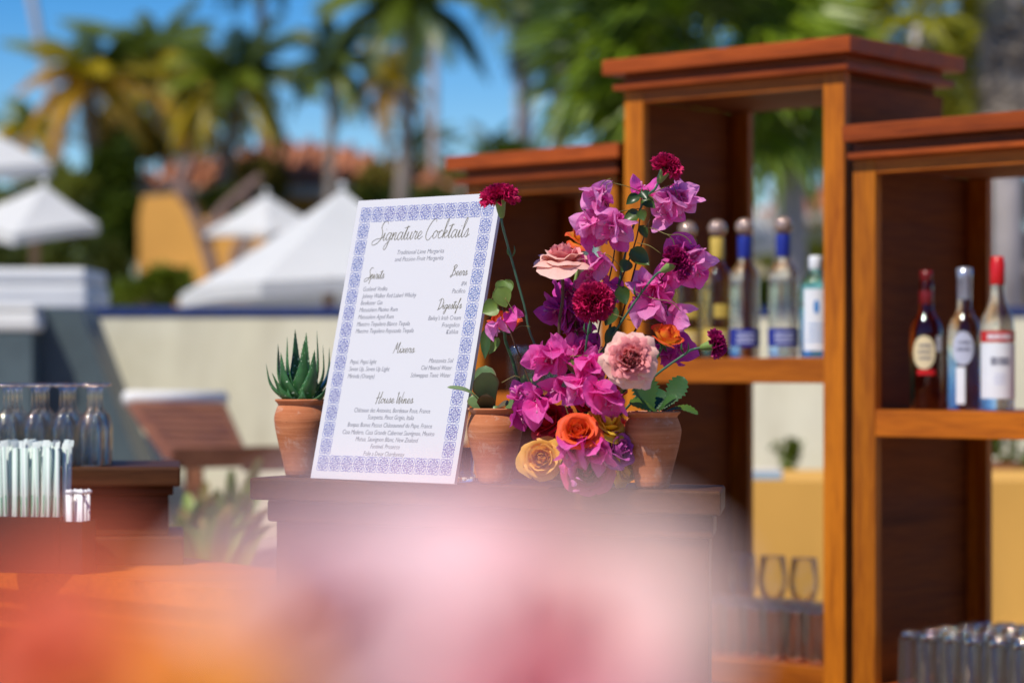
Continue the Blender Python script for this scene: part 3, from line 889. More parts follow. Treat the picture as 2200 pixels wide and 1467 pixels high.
# yellow cloth buffet table behind the shelves
mustard = M('mustard_cloth', m_plain, (0.66, 0.36, 0.085), 0.9, 0.06, 2, 0.15, 0.25, 220)
CY = 7.35
bt = thing('buffet_table', 'long high table under a mustard yellow cloth behind the glass shelves', 'table', (1.75, CY, 0))
def cloth(u, v):
    L = 2 * (2.3 + 0.75); s = u * L; hx, hy = 1.15, 0.375
    if s < 2 * hx: p = Vector((-hx + s, -hy, 0)); nrm = Vector((0, -1, 0))
    elif s < 2 * hx + 2 * hy: p = Vector((hx, -hy + (s - 2 * hx), 0)); nrm = Vector((1, 0, 0))
    elif s < 4 * hx + 2 * hy: p = Vector((hx - (s - 2 * hx - 2 * hy), hy, 0)); nrm = Vector((0, 1, 0))
    else: p = Vector((-hx, hy - (s - 4 * hx - 2 * hy), 0)); nrm = Vector((-1, 0, 0))
    w = 0.030 * math.sin(s * 14 + 2 * math.sin(s * 3)) + 0.012 * math.sin(s * 37) + 0.03 * math.sin(s * 5.3 + v * 3)
    return p + nrm * (0.02 + 0.05 * v + w * v) + Vector((0, 0, 1.112 - 1.10 * v))
MB().box(-1.15, 1.15, -0.375, 0.375, 1.079, 1.109, 0.005).build('tabletop', walnut_x, bt)
for sx in (-1, 1):
    for sy in (-1, 1):
        MB().box(sx * 1.08 - 0.03, sx * 1.08 + 0.03, sy * 0.32 - 0.03, sy * 0.32 + 0.03, 0, 1.077).build('leg', walnut_z, bt)
tc_ = thing('tablecloth', 'mustard yellow cloth hanging in folds over the long high table', 'tablecloth', (1.75, CY, 0))
MB().grid(cloth, 240, 14).build('skirt', mustard, tc_)
MB().box(-1.17, 1.17, -0.395, 0.395, 1.111, 1.117).build('top_cloth', mustard, tc_)
bx = P(1640, 1048, 7.1)
tb_ = thing('blue_box', 'small pale blue box standing on the mustard tablecloth', 'box', (bx.x, 7.08, 1.118))
MB().box(-0.05, 0.05, -0.03, 0.03, 0, 0.022, 0.002).build('carton', M('pale_blue', m_plain, (0.25, 0.42, 0.62), 0.5), tb_)
MB().box(-0.051, 0.051, -0.031, 0.031, 0.0225, 0.03, 0.002).build('lid', white_r, tb_)
# planter with bush at the right
pl = thing('planter', 'long terracotta trough full of green leaves behind the right shelf', 'planter', (P(2170, 1000, 8.3).x, 8.3, 0.8))
MB().box(-0.35, 0.5, -0.12, 0.12, 0, 0.32, 0.01).build('trough', M('brown_trough', m_plain, (0.22, 0.07, 0.03), 0.7), pl)
leaf_cloud(0.42, 0.14, 0.13, 700, 0.03, 5).build('foliage', tree_green, pl, 'stuff', (0.07, 0, 0.37))
sp = thing('small_bush', 'small green sprig against the cream wall seen through the tall shelf', 'plant', (P(1692, 990, 8.6).x, 8.6, 0.8))
leaf_cloud(0.06, 0.06, 0.08, 160, 0.02, 6).build('foliage', tree_green, sp, 'stuff', (0, 0, P(0, 985, 8.6).z - 0.8))
MB().tube([(0, 0, 0), (0.01, 0, 0.3)], 0.008, 5).build('stem', bark, sp)

# ================================================================= SHELVES
def cabinet(label, corner, a_deg, W, D, ztop, shelves, stile=0.052, back_stile=0.05, cx=0.0):
    """corner = front left corner of the cornice (plan); local x right, y back"""
    t = thing('shelf_unit', label, 'shelf unit', (corner[0], corner[1], 0), R(-a_deg), 'stepped wooden shelf units of the bar')
    ov = 0.036
    z = ztop
    MB().box(cx, W, 0, D, z - 0.034, z, 0.003).build('cornice_board', wood_red, t)
    MB().box(0.037, W - 0.037, 0.037, D - 0.037, z - 0.0515, z - 0.0345).build('cornice_neck', wood_red, t)
    MB().box(max(0.017, cx), W - 0.017, 0.017, D - 0.017, z - 0.068, z - 0.052, 0.003).build('cornice_moulding', wood_red, t)
    x0, x1, y0, y1 = ov, W - ov, ov, D - ov
    zt = z - 0.0685
    MB().box(x0 + stile, x1 - stile, y0 + 0.001, y0 + 0.022, zt - 0.030, zt, 0.0015).build('top_rail', wood_x, t)
    MB().box(x0 + 0.022, x1 - 0.022, y0 + 0.0225, y1 - 0.001, zt - 0.020, zt).build('top_panel', wood_y_shaded, t)
    for s, xa, xb in ((0, x0, x0 + stile), (1, x1 - stile, x1)):
        MB().box(xa, xb, y0, y0 + 0.022, 0, zt, 0.002).build('stile', wood_z, t)
        xs = x0 + 0.001 if s == 0 else x1 - 0.021
        MB().box(xs, xs + 0.020, y0 + 0.0225, y1, 0, zt - 0.0205, 0.001).build('side_panel', wood_y_shaded, t)
        xb0 = xs + 0.0205 if s == 0 else xs - back_stile - 0.0005
        MB().box(xb0, xb0 + back_stile, y1 - 0.022, y1 - 0.001, 0, zt - 0.0205, 0.0015).build('back_stile', wood_z, t)
    for zs in shelves:
        MB().box(x0 + stile, x1 - stile, y0 + 0.001, y0 + 0.022, zs - 0.054, zs, 0.002).build('shelf_rail', wood_x, t)
        MB().box(x0 + 0.022, x1 - 0.022, y0 + 0.0225, y1 - 0.023, zs - 0.022, zs - 0.002, 0.001).build('shelf_board', wood_red, t)
    MB().box(x0 + stile, x1 - stile, y0 + 0.001, y0 + 0.022, 0.02, 0.13, 0.002).build('plinth', wood_x, t)
    return t

A_T, A_R, A_L = 40, 44, 43
cT = (0.201, 5.421)
tall = cabinet('tallest wooden shelf unit, four silver topped bottles on its middle shelf', cT, A_T, 0.65, 0.48, 2.1335, (0.40, 0.814, 1.4665))
pR = P(1808, 270, 4.93)
uR = Vector((math.cos(R(A_R)), -math.sin(R(A_R)), 0)); pR = pR - uR * 0.034
right = cabinet('right wooden shelf unit with red capped bottles and rows of tumblers', (pR.x, pR.y), A_R, 0.66, 0.48, pR.z, (0.40, 0.80, 1.360), 0.055, 0.05, 0.034)
pL0 = P(1328, 306, 5.467)
uL = Vector((math.cos(R(A_L)), -math.sin(R(A_L)), 0)); vL = Vector((math.sin(R(A_L)), math.cos(R(A_L)), 0))
pL = pL0 - uL * 0.55
low = cabinet('low wooden shelf unit behind the flowers and the menu board', (pL.x, pL.y), A_L, 0.55, 0.42, pL0.z, (0.40, 0.85, 1.385))

def at_cab(corner, a_deg, px, vback):
    """plan point inside a unit: photograph column px at depth vback behind the cornice front"""
    a = R(a_deg); u = Vector((math.cos(a), -math.sin(a))); v = Vector((math.sin(a), math.cos(a)))
    k = (px - 1100) / F
    c = Vector(corner) + v * vback
    s = (k * c.y - c.x) / (u.x - k * u.y)
    return c + u * s

# ---------------------------------------------------------------- bottles
cork_cap = M('pale_ball_stopper', m_plain, (0.50, 0.36, 0.30), 0.10, 0.1, 20, 0.8, Metallic=0.45)
clear = M('clear_bottle_glass', m_refract, (1, 1, 1), 0.0, 1.42, 0.45)
amber = M('amber_glass', m_refract, (0.95, 0.66, 0.26), 0.0, 1.42, 0.35)
darkrum = M('dark_rum_glass', m_refract, (0.60, 0.13, 0.03), 0.0, 1.42, 0.3)
bluegl = M('sky_blue_glass', m_refract, (0.25, 0.72, 0.92), 0.0, 1.42, 0.3)
blue_paper = M('royal_blue_paper', m_plain, (0.015, 0.028, 0.26), 0.4, 0.1, 30)
gold_paper = M('gold_paper', m_plain, (0.60, 0.42, 0.08), 0.4, 0.1, 30)
white_paper = M('white_paper', m_plain, (0.78, 0.80, 0.83), 0.5, 0.03, 30)
red_paper = M('red_paper', m_plain, (0.55, 0.012, 0.014), 0.35, 0.1, 30)
darkred = M('dark_red_cap', m_plain, (0.16, 0.010, 0.012), 0.35, 0.1, 30)
cream_paper = M('cream_paper', m_plain, (0.74, 0.62, 0.38), 0.5, 0.06, 30)
silver = M('silver_cap', m_plain, (0.42, 0.45, 0.55), 0.25, 0.05, 30, 0.5, Metallic=0.6)
ink = M('label_ink', m_plain, (0.10, 0.10, 0.16), 0.5, 0.05, 30)
pale_ink = M('pale_ink', m_plain, (0.55, 0.58, 0.75), 0.5, 0.05, 30)

def wrap(mb, r, z0, z1, a0, a1, n=14, m=0, round_=False):
    """curved label patch on a cylinder; angle 0 faces the local -Y"""
    vs = []; fs = []
    for i in range(n + 1):
        f = i / n; a = a0 + (a1 - a0) * f
        e = 0.0
        if round_: e = (z1 - z0) * 0.5 * (1 - math.sqrt(max(0, 1 - (2 * f - 1) ** 2)))
        x, y = r * math.sin(a), -r * math.cos(a)
        vs += [(x, y, z0 + e), (x, y, z1 - e)]
    for i in range(n): fs.append((2 * i, 2 * i + 2, 2 * i + 3, 2 * i + 1))
    mb.add(vs, fs, True, m); return mb

def scribble(mb, r, z0, z1, a0, a1, rows, seed, h=0.6):
    """print too small to read: rows of broken strokes"""
    rnd = random.Random(seed)
    for k in range(rows):
        zc = z1 - (k + 0.5) * (z1 - z0) / rows; hh = (z1 - z0) / rows * h * 0.5
        a = a0 + rnd.uniform(0, 0.1)
        while a < a1:
            w = rnd.uniform(0.04, 0.12)
            wrap(mb, r, zc - hh, zc + hh, a, min(a1, a + w), 2)
            a += w + rnd.uniform(0.02, 0.05)
    return mb

def bottle(label, pos, prof, glass, group, build_extra, turn=0.0, inner=False, fill=0.8):
    t = thing('bottle', label, 'bottle', (pos[0], pos[1], pos[2]), turn, group)
    mb = MB().lathe(prof, 36)
    if inner:
        # inner wall so that the glass has a thickness
        ip = [(max(0.0005, r - 0.0022), z + (0.006 if k < 2 else 0)) for k, (r, z) in enumerate(prof)]
        mb.lathe(list(reversed(ip)), 36)
    mb.build('glass_body', glass, t)
    build_extra(t)
    return t

TQ = [(0.0005, 0.0), (0.030, 0.0), (0.0325, 0.003), (0.033, 0.03), (0.033, 0.150), (0.0328, 0.168), (0.0315, 0.181), (0.0270, 0.193), (0.0195, 0.202), (0.0152, 0.208), (0.0142, 0.214), (0.0142, 0.262), (0.0150, 0.264), (0.0150, 0.2665), (0.0005, 0.2668)]
def tequila(neckm, labelm, inkm, k):
    def ex(t):
        MB().lathe([(0.0152, 0.218), (0.0156, 0.220), (0.0156, 0.264), (0.0148, 0.266)], 24).build('neck_sleeve', neckm, t)
        MB().lathe([(0.001, 0.267), (0.011, 0.268), (0.0175, 0.274), (0.0205, 0.284), (0.0190, 0.294), (0.012, 0.302), (0.0005, 0.3045)], 24).build('ball_stopper', cork_cap, t)
        lb = wrap(MB(), 0.0336, 0.024, 0.063, -2.2, 2.2, 26).build('label', labelm, t)
        scribble(MB(), 0.0339, 0.030, 0.056, -0.6, 0.75, 3, k).build('print', inkm, lb)
        if labelm is gold_paper:
            wrap(MB(), 0.0336, 0.088, 0.118, -0.2, 1.9, 18).build('upper_label', gold_paper, t)
        for z in range(11):
            pass
        rg = MB()
        for z in range(14):
            rg.lathe([(0.0332, 0.072 + z * 0.0085), (0.0338, 0.0745 + z * 0.0085), (0.0332, 0.077 + z * 0.0085)], 30)
        rg.build('glass_ribbing', M('ribbed_glass', m_glass, (0.97, 0.99, 1), 0.08), t)
    return ex
for i, (px, dv, nm, gl, lm, im, lab) in enumerate((
        (1477, 0.115, gold_paper, amber, gold_paper, cream_paper, 'amber bottle with gold neck, first of the four ball topped bottles, half behind flowers'),
        (1541, 0.110, gold_paper, amber, gold_paper, cream_paper, 'amber bottle with a pale gold neck and ball stopper, between amber and clear ones'),
        (1600, 0.105, blue_paper, clear, blue_paper, pale_ink, 'clear ball topped bottle with blue neck, next to the amber bottle'),
        (1683, 0.100, blue_paper, clear, blue_paper, pale_ink, 'clear ball topped bottle with blue neck, next to the sky blue bottle'))):
    q = at_cab(cT, A_T, px, dv)
    bottle(lab, (q.x, q.y, 1.4672), TQ, gl, 'bottles on the middle shelf', tequila(nm, lm, im, i), R(-6))

def gin_ex(t):
    MB().lathe([(0.0135, 0.188), (0.0142, 0.19), (0.0142, 0.212), (0.013, 0.216), (0.001, 0.217)], 20).build('cap', white_paper, t)
    lb = wrap(MB(), 0.0342, 0.014, 0.145, -0.85, 0.85, 16).build('label', white_paper, t)
    wrap(MB(), 0.0345, 0.092, 0.122, -0.18, 0.18, 12, 0, True).build('emblem', M('mid_blue_print', m_plain, (0.06, 0.25, 0.6), 0.5), lb)
    scribble(MB(), 0.0345, 0.03, 0.075, -0.55, 0.55, 4, 5, 0.35).build('print', M('mid_blue_print'), lb)
    wrap(MB(), 0.0342, 0.10, 0.125, 1.05, 1.7, 8).build('side_label', white_paper, t)
q = at_cab(cT, A_T, 1752, 0.085)
bottle('sky blue bottle with a white arched label at the shelf\'s right post', (q.x, q.y, 1.4672),
       [(0.0005, 0), (0.031, 0), (0.0335, 0.003), (0.0335, 0.150), (0.030, 0.164), (0.020, 0.175), (0.0135, 0.185), (0.0130, 0.205), (0.0130, 0.21), (0.0005, 0.211)], bluegl, 'bottles on the middle shelf', gin_ex, R(-4))

def rum_ex(t):
    MB().lathe([(0.0145, 0.215), (0.0152, 0.217), (0.0148, 0.240), (0.0125, 0.246), (0.0120, 0.268), (0.013, 0.27), (0.0128, 0.284), (0.001, 0.285)], 20).build('cap', darkred, t)
    lb = wrap(MB(), 0.0342, 0.082, 0.150, -1.1, 0.35, 22, 0, True).build('label', cream_paper, t)
    scribble(MB(), 0.0345, 0.098, 0.136, -0.75, 0.05, 3, 11, 0.5).build('print', ink, lb)
    wrap(MB(), 0.0342, 0.118, 0.150, 0.42, 0.85, 6).build('side_label', white_paper, t)
    wrap(MB(), 0.0343, 0.070, 0.081, -0.8, 0.3, 10).build('red_band', red_paper, t)
RUM = [(0.0005, 0), (0.031, 0), (0.0335, 0.003), (0.0338, 0.148), (0.0328, 0.164), (0.0280, 0.180), (0.0195, 0.192), (0.0145, 0.204), (0.0138, 0.25), (0.0138, 0.262), (0.0005, 0.263)]
q = at_cab((pR.x, pR.y), A_R, 1990, 0.15)
bottle('dark rum bottle with a dark red cap and cream oval label', (q.x, q.y, 1.3607), RUM, darkrum, 'bottles on the right shelf', rum_ex, R(4))
def vod_ex(t):
    MB().lathe([(0.0145, 0.222), (0.0150, 0.224), (0.0150, 0.262), (0.016, 0.264), (0.016, 0.286), (0.001, 0.288)], 20).build('cap', silver, t)
    lb = wrap(MB(), 0.0342, 0.090, 0.158, -0.95, 0.35, 20, 0, True).build('label', M('lavender_paper', m_plain, (0.52, 0.54, 0.66), 0.5), t)
    scribble(MB(), 0.0345, 0.115, 0.142, -0.7, 0.1, 2, 15, 0.5).build('print', ink, lb)
    wrap(MB(), 0.0343, 0.012, 0.086, -0.72, -0.18, 8).build('strip_label', white_paper, t)
q = at_cab((pR.x, pR.y), A_R, 2072, 0.135)
bottle('clear bottle with a silver cap and lavender oval label', (q.x, q.y, 1.3607), RUM, clear, 'bottles on the right shelf', vod_ex, R(2))
def red_ex(t):
    MB().lathe([(0.0142, 0.250), (0.0148, 0.252), (0.0148, 0.294), (0.013, 0.297), (0.0125, 0.306), (0.001, 0.307)], 20).build('cap', red_paper, t)
    lb = wrap(MB(), 0.0342, 0.024, 0.134, -1.35, 1.35, 24).build('label', white_paper, t)
    wrap(MB(), 0.0346, 0.136, 0.158, -1.35, 1.35, 24).build('red_band', red_paper, t)
    scribble(MB(), 0.0349, 0.140, 0.153, -0.75, 0.75, 1, 21, 0.8).build('band_print', white_paper, t)
    scribble(MB(), 0.0345, 0.088, 0.108, -0.6, 0.6, 1, 22, 0.8).build('print', ink, lb)
    scribble(MB(), 0.0345, 0.050, 0.075, -0.35, 0.35, 3, 23, 0.5).build('small_print', pale_ink, lb)
q = at_cab((pR.x, pR.y), A_R, 2143, 0.125)
bottle('clear bottle with bright red cap and red band over its white label', (q.x, q.y, 1.3607),
       [(0.0005, 0), (0.031, 0), (0.0335, 0.003), (0.0335, 0.165), (0.031, 0.183), (0.0215, 0.205), (0.0152, 0.222), (0.0138, 0.24), (0.0136, 0.29), (0.0136, 0.294), (0.0005, 0.295)], clear, 'bottles on the right shelf', red_ex, R(-4))

# ---------------------------------------------------------------- glasses
gm = M('thin_clear_glass', m_glass, (0.98, 0.985, 0.98), 0.03, 1.0, 0.02, 0.7)
gm_d = M('thick_clear_glass', m_glass, (0.95, 0.97, 0.965), 0.035, 1.0, 0.05, 1.1)
def m_edge(name):
    t = NT(name)
    tr = t.n('ShaderNodeBsdfTransparent'); gl = t.n('ShaderNodeBsdfGlossy'); gl.inputs['Roughness'].default_value = 0.05; gl.inputs['Color'].default_value = (1, 0.84, 0.68, 1)
    mx = t.n('ShaderNodeMixShader'); mx.inputs[0].default_value = 0.6
    t.l(tr.outputs[0], mx.inputs[1]); t.l(gl.outputs[0], mx.inputs[2])
    return t.done(mx)
ORD = ['first', 'second', 'third', 'fourth', 'fifth', 'sixth', 'seventh', 'eighth', 'ninth', 'tenth', 'eleventh', 'twelfth', 'thirteenth']
def glass_proto(kind, flip):
    if kind == 'tumbler': pr = [(0.0005, 0.0), (0.022, 0.0), (0.0262, 0.0008), (0.0285, 0.003), (0.0296, 0.0065), (0.0300, 0.012), (0.034, 0.108), (0.0345, 0.1095), (0.033, 0.1095), (0.0285, 0.010), (0.0005, 0.008)]
    elif kind == 'wine': pr = [(0.0005, 0.0), (0.030, 0.001), (0.030, 0.003), (0.006, 0.007), (0.004, 0.02), (0.004, 0.075), (0.008, 0.084), (0.026, 0.104), (0.034, 0.130), (0.0345, 0.150), (0.029, 0.196), (0.0285, 0.1965), (0.0278, 0.196), (0.033, 0.150), (0.0325, 0.130), (0.024, 0.106), (0.0005, 0.088)]
    else: pr = [(0.0005, 0.0), (0.0195, 0.001), (0.0200, 0.003), (0.006, 0.008), (0.0045, 0.016), (0.0045, 0.038), (0.008, 0.046), (0.0175, 0.056), (0.0225, 0.075), (0.0225, 0.138), (0.0215, 0.139), (0.0212, 0.138), (0.0212, 0.076), (0.016, 0.060), (0.0005, 0.050)]
    if flip:
        H = max(z for r, z in pr); pr = [(r, H - z) for r, z in reversed(pr)]
    return pr
def put_glasses(name, kind, flip, mat, places, lab, group):
    k_ = 0.74 if kind == 'tumbler' else 1.0
    mb = MB().lathe([(r * k_, z) for r, z in glass_proto(kind, flip)], 26)
    # edges where light is totally reflected inside the glass
    br = []
    H = max(z for r, z in glass_proto(kind, flip))
    if kind == 'tumbler': br = [[(0.0225, -0.0003), (0.0258, 0.0002), (0.0284, 0.0018), (0.0298, 0.0050), (0.0304, 0.0130)], [(0.0343, 0.1065), (0.0352, 0.1085), (0.0346, 0.1105), (0.0334, 0.1100)]]
    elif kind == 'wine': br = [[(0.0288, 0.1945), (0.0293, 0.1962), (0.0287, 0.1972), (0.0280, 0.1965)], [(0.0305, 0.0005), (0.0310, 0.0020), (0.0303, 0.0034)]]
    else: br = [[(0.0185, -0.0004), (0.0203, 0.0004), (0.0208, 0.0022), (0.0200, 0.0036)], [(0.0212, 0.1365), (0.0220, 0.1385), (0.0213, 0.1393)]]
    for b_ in br:
        if flip: b_ = [(r, H - z) for r, z in reversed(b_)]
        mb.lathe([(r * k_, z) for r, z in b_], 26, (0, 0, 0), 1)
    me = mb.mesh('glass', [mat, M('glass_edge', m_edge)])
    for (x, y, z, l) in places:
        o = link(name, me, None, None, (x, y, z))
        o.rotation_euler = (0, 0, random.uniform(0, 6))
        tag(o, l, 'glass', group)

def local_pt(corner, a_deg, x, y):
    a = R(a_deg)
    return corner[0] + x * math.cos(a) + y * math.sin(a), corner[1] - x * math.sin(a) + y * math.cos(a)

pl_ = []
for r in range(5):
    for c in range(9):
        x, y = local_pt((pR.x, pR.y), A_R, 0.138 + c * 0.0535 + (r % 2) * 0.010 + random.uniform(-.0015, .0015), 0.09 + r * 0.066 + random.uniform(-.005, .005))
        pl_.append((x, y, 0.8005, '%s tumbler from the left in the %s row of the right shelf' % (ORD[c], ('front', 'second', 'third', 'fourth', 'back')[r])))
put_glasses('tumbler', 'tumbler', True, gm_d, pl_, '', 'upturned tumblers on the right shelf')
# a second layer of smaller goblets behind them
pl_ = []
for r in range(4):
    for c in range(8):
        x, y = local_pt(cT, A_T, 0.133 + c * 0.0545 + random.uniform(-.0015, .0015), 0.085 + r * 0.062 + random.uniform(-.004, .004))
        pl_.append((x, y, 0.8145, '%s tumbler from the left in the %s row of the tall shelf' % (ORD[c], ('front', 'second', 'third', 'back')[r])))
put_glasses('tumbler', 'tumbler', False, gm_d, pl_, '', 'tumblers on the low board of the tall shelf')
pl_ = []
for c, (x, l) in enumerate(((0.13, 'upright wine glass nearest the left post behind the tumblers'), (0.215, 'upright wine glass second from the left post behind the tumblers'), (0.30, 'upright wine glass before the mustard cloth'), (0.53, 'upright wine glass at the tall shelf\'s right post'))):
    xx, yy = local_pt(cT, A_T, x, 0.365)
    pl_.append((xx, yy, 0.8145, l))
put_glasses('wine_glass', 'wine', False, gm, pl_, '', 'wine glasses on the tall shelf')
pl_ = []
for r in range(2):
    for c in range(5):
        x, y = local_pt((pL.x, pL.y), A_L, 0.13 + c * 0.07, 0.12 + r * 0.09)
        pl_.append((x, y, 1.3856, '%s upturned glass from the left in the %s row of the low shelf' % (ORD[c], ('front', 'back')[r])))
put_glasses('cordial_glass', 'tumbler', True, gm, pl_, '', 'glasses on the low shelf behind the flowers')

# ================================================================= BAR, PEDESTAL, RISER
ZT = 1.278
def slab_body(t, plan_fn, levels, mat):
    """levels: (name, inset, z0, z1)"""
    for nm, ins, z0, z1 in levels:
        MB().prism(plan_fn(ins), z0, z1).build(nm, mat, t)

FL, FR = P(535, 1026, 3.715), P(1549, 1056, 3.305)
uf = (FR - FL); uf.z = 0; uf.normalize(); vf = Vector((-uf.y, uf.x, 0))
def ped_plan(ins):
    dl = 0.17 - ins
    a = FL + uf * ins * 1.0 + vf * ins
    b = FR - uf * ins * 1.1 + vf * ins
    # the right end is cut back nearly along the line of sight
    e = Vector((b.x, b.y, 0)).normalized(); e = Vector((e.x + 0.035, e.y, 0)).normalized()
    c = b + e * (dl - ins) * 1.05
    d = a + vf * (dl - ins)
    return [(q.x, q.y) for q in (a, b, c, d)]
ped = thing('display_stand', 'dark wooden display stand with stepped moulding under the menu board and flowers', 'display stand', (0, 0, 0))
def bev_prism(poly, z0, z1, b):
    bm = bmesh.new()
    vs = [bm.verts.new((x, y, z0)) for x, y in poly]
    f = bm.faces.new(vs)
    r = bmesh.ops.extrude_face_region(bm, geom=[f])
    for q in r['geom']:
        if isinstance(q, bmesh.types.BMVert): q.co.z = z1
    bmesh.ops.recalc_face_normals(bm, faces=bm.faces[:])
    bmesh.ops.bevel(bm, geom=bm.edges[:], offset=b, segments=3, affect='EDGES', profile=0.5)
    mb = MB()
    for i, q in enumerate(bm.verts): q.index = i
    mb.add([q.co[:] for q in bm.verts], [[q.index for q in fc.verts] for fc in bm.faces], False)
    bm.free(); return mb
bev_prism(ped_plan(0.0), ZT - 0.034, ZT, 0.004).build('top_board', walnut_x, ped)
bev_prism(ped_plan(0.019), ZT - 0.068, ZT - 0.0345, 0.005).build('moulding', walnut_x, ped)
bev_prism(ped_plan(0.030), 0.0, ZT - 0.0685, 0.002).build('body', walnut_x, ped)

UB, VB = Vector((math.cos(R(41)), -math.sin(R(41)), 0)), Vector((math.sin(R(41)), math.cos(R(41)), 0))
bf = Vector((-0.6207, 3.847, 0))
def bar_plan(ins, endx=0.0):
    f1 = bf + VB * ins + UB * (0.345 - endx); f0 = bf + VB * ins - UB * 1.6
    return [(f0.x, f0.y), (f1.x, f1.y), (-0.372 - endx, 3.735), (-0.355 - endx, 3.86), (-0.35 - endx, 3.965), (-0.583, 4.286), (-0.70, 4.48), (-1.2, 5.0), (f0.x + 0.3, f0.y + 0.45)]
bar = thing('bar_counter', 'orange stained wooden bar counter with stepped front edge at lower left', 'bar counter', (0, 0, 0))
ZB = 1.11
MB().prism(bar_plan(0), ZB - 0.034, ZB).build('counter_top', wood_x, bar)
MB().prism(bar_plan(0.018, 0.004), ZB - 0.068, ZB - 0.0345).build('upper_moulding', wood_x, bar)
MB().prism(bar_plan(0.036, 0.008), ZB - 0.105, ZB - 0.0685).build('lower_moulding', wood_x, bar)
MB().prism(bar_plan(0.05, 0.012), 0.0, ZB - 0.1055).build('front_panel', wood_x, bar)
for k in range(4):
    q = bf + VB * 0.046 - UB * (0.3 * k + 0.1)
    MB().obox(q + Vector((0, 0, 0.03)), q + Vector((0, 0, ZB - 0.108)), UB * 0.03, VB * 0.006).build('front_batten', wood_z, bar)

# left riser on the bar
rl = thing('bar_riser', 'dark wooden riser box standing on the bar under upturned goblets', 'riser', (-0.557, 4.107, ZB + 0.001), R(8))
H_ = ZT - ZB
MB().box(-0.95, 0.0, 0, 0.26, 0, 0.048, 0.004).build('base_moulding', walnut_x, rl)
MB().box(-0.93, -0.026, 0.026, 0.24, 0.0485, H_ - 0.050, 0.002).build('body', walnut_x, rl)
MB().box(-0.94, -0.018, 0.012, 0.25, H_ - 0.0495, H_ - 0.0345, 0.003).build('neck_moulding', walnut_x, rl)
MB().box(-0.96, -0.006, -0.012, 0.27, H_ - 0.034, H_, 0.005).build('top_board', walnut_x, rl)
pl_ = []
for r in range(5):
    for c in range(8):
        x, y = local_pt((-0.557, 4.107), -8, -0.158 - c * 0.0465 + (0.0 if r % 2 == 0 else 0.012), 0.020 + r * 0.050)
        pl_.append((x, y, ZT + 0.0015, '%s upturned goblet from the right in the %s row on the riser' % (ORD[c], ('front', 'second', 'third', 'fourth', 'back')[r])))
put_glasses('goblet', 'goblet', True, gm, pl_, '', 'upturned goblets on the bar riser')

# straw holder
sh = thing('straw_holder', 'black box of paper wrapped straws and stirrers on the bar', 'straw holder', (P(85, 1200, 3.98).x, 3.97, ZB + 0.001), R(-12))
blackp = M('black_plastic', m_plain, (0.018, 0.014, 0.014), 0.35, 0.2, 20)
def open_box(x0, x1, y0, y1, h, w=0.004):
    mb = MB().box(x0, x1, y0, y1, 0, w)
    mb.box(x0, x1, y0, y0 + w, w + 0.0002, h).box(x0, x1, y1 - w, y1, w + 0.0002, h).box(x0, x0 + w, y0 + w + 0.0002, y1 - w - 0.0002, w + 0.0002, h).box(x1 - w, x1, y0 + w + 0.0002, y1 - w - 0.0002, w + 0.0002, h)
    return mb
open_box(-0.062, 0.050, -0.03, 0.03, 0.092).build('straw_compartment', blackp, sh)
open_box(0.0505, 0.088, -0.03, 0.03, 0.085).build('stirrer_compartment', blackp, sh)
paper_s = NT('straw_paper'); sx_ = paper_s.n('ShaderNodeSeparateXYZ'); uvn = paper_s.n('ShaderNodeUVMap'); paper_s.l(uvn.outputs[0], sx_.inputs[0])
st_ = paper_s.ramp(sx_.outputs[0], [(0.0, 1), (0.10, 0), (0.33, 1), (0.43, 0), (0.66, 1), (0.76, 0)], 'CONSTANT')
seg_ = paper_s.ramp(sx_.outputs[1], [(0, 0.45), (0.42, 1), (0.58, 0.4), (1, 0.4)], 'CONSTANT')
paper_s = paper_s.done(paper_s.bsdf(paper_s.mix(paper_s.math('MULTIPLY', st_, seg_), (0.62, 0.68, 0.66), (0.05, 0.34, 0.19)), 0.7, 0.2))
rs = random.Random(3)
sm_ = []
for k in range(5):
    mb = MB(); r_ = 0.0037; Ls = 0.203
    mb.tube([(0, 0, 0), (0.0005 * k, 0, Ls * 0.5), (0, 0, Ls - 0.006)], [r_, r_ * 1.05, r_], 8)
    mb.add([(-0.006, -0.001, Ls - 0.007), (0.006, -0.001, Ls - 0.007), (0.0065, 0.001, Ls + 0.004), (-0.0055, 0.002, Ls + 0.003)], [(0, 1, 2, 3)], False, 0, [(0.3, 0.5)] * 4)
    sm_.append(mb.mesh('straw', paper_s))
slx, sly = sh.location.x, sh.location.y
for i in range(12):
    for j in range(4):
        lx, ly = -0.055 + i * 0.0089 + rs.uniform(-0.001, 0.001), -0.021 + j * 0.013
        x, y = local_pt((slx, sly), 12, lx, ly)
        o = link('straw', rs.choice(sm_), None, None, (x, y, ZB + 0.0065 + rs.uniform(0, 0.006)))
        o.rotation_euler = (rs.uniform(-0.01, 0.02) + 0.01 * (1.5 - j), rs.uniform(-0.03, 0.03) + (i - 4.5) * 0.004, rs.uniform(-1.6, 1.6))
        tag(o, 'paper wrapped straw, %s from left in the %s row of the bundle' % (ORD[i], ('front', 'second', 'third', 'back')[j]), 'straw', 'wrapped straws in the black holder')
stm = MB().tube([(0, 0, 0), (0, 0, 0.125)], 0.0028, 6).tube([(0, 0, 0.1252), (0.002, 0, 0.130)], 0.0045, 6).mesh('stirrer', white_paper)
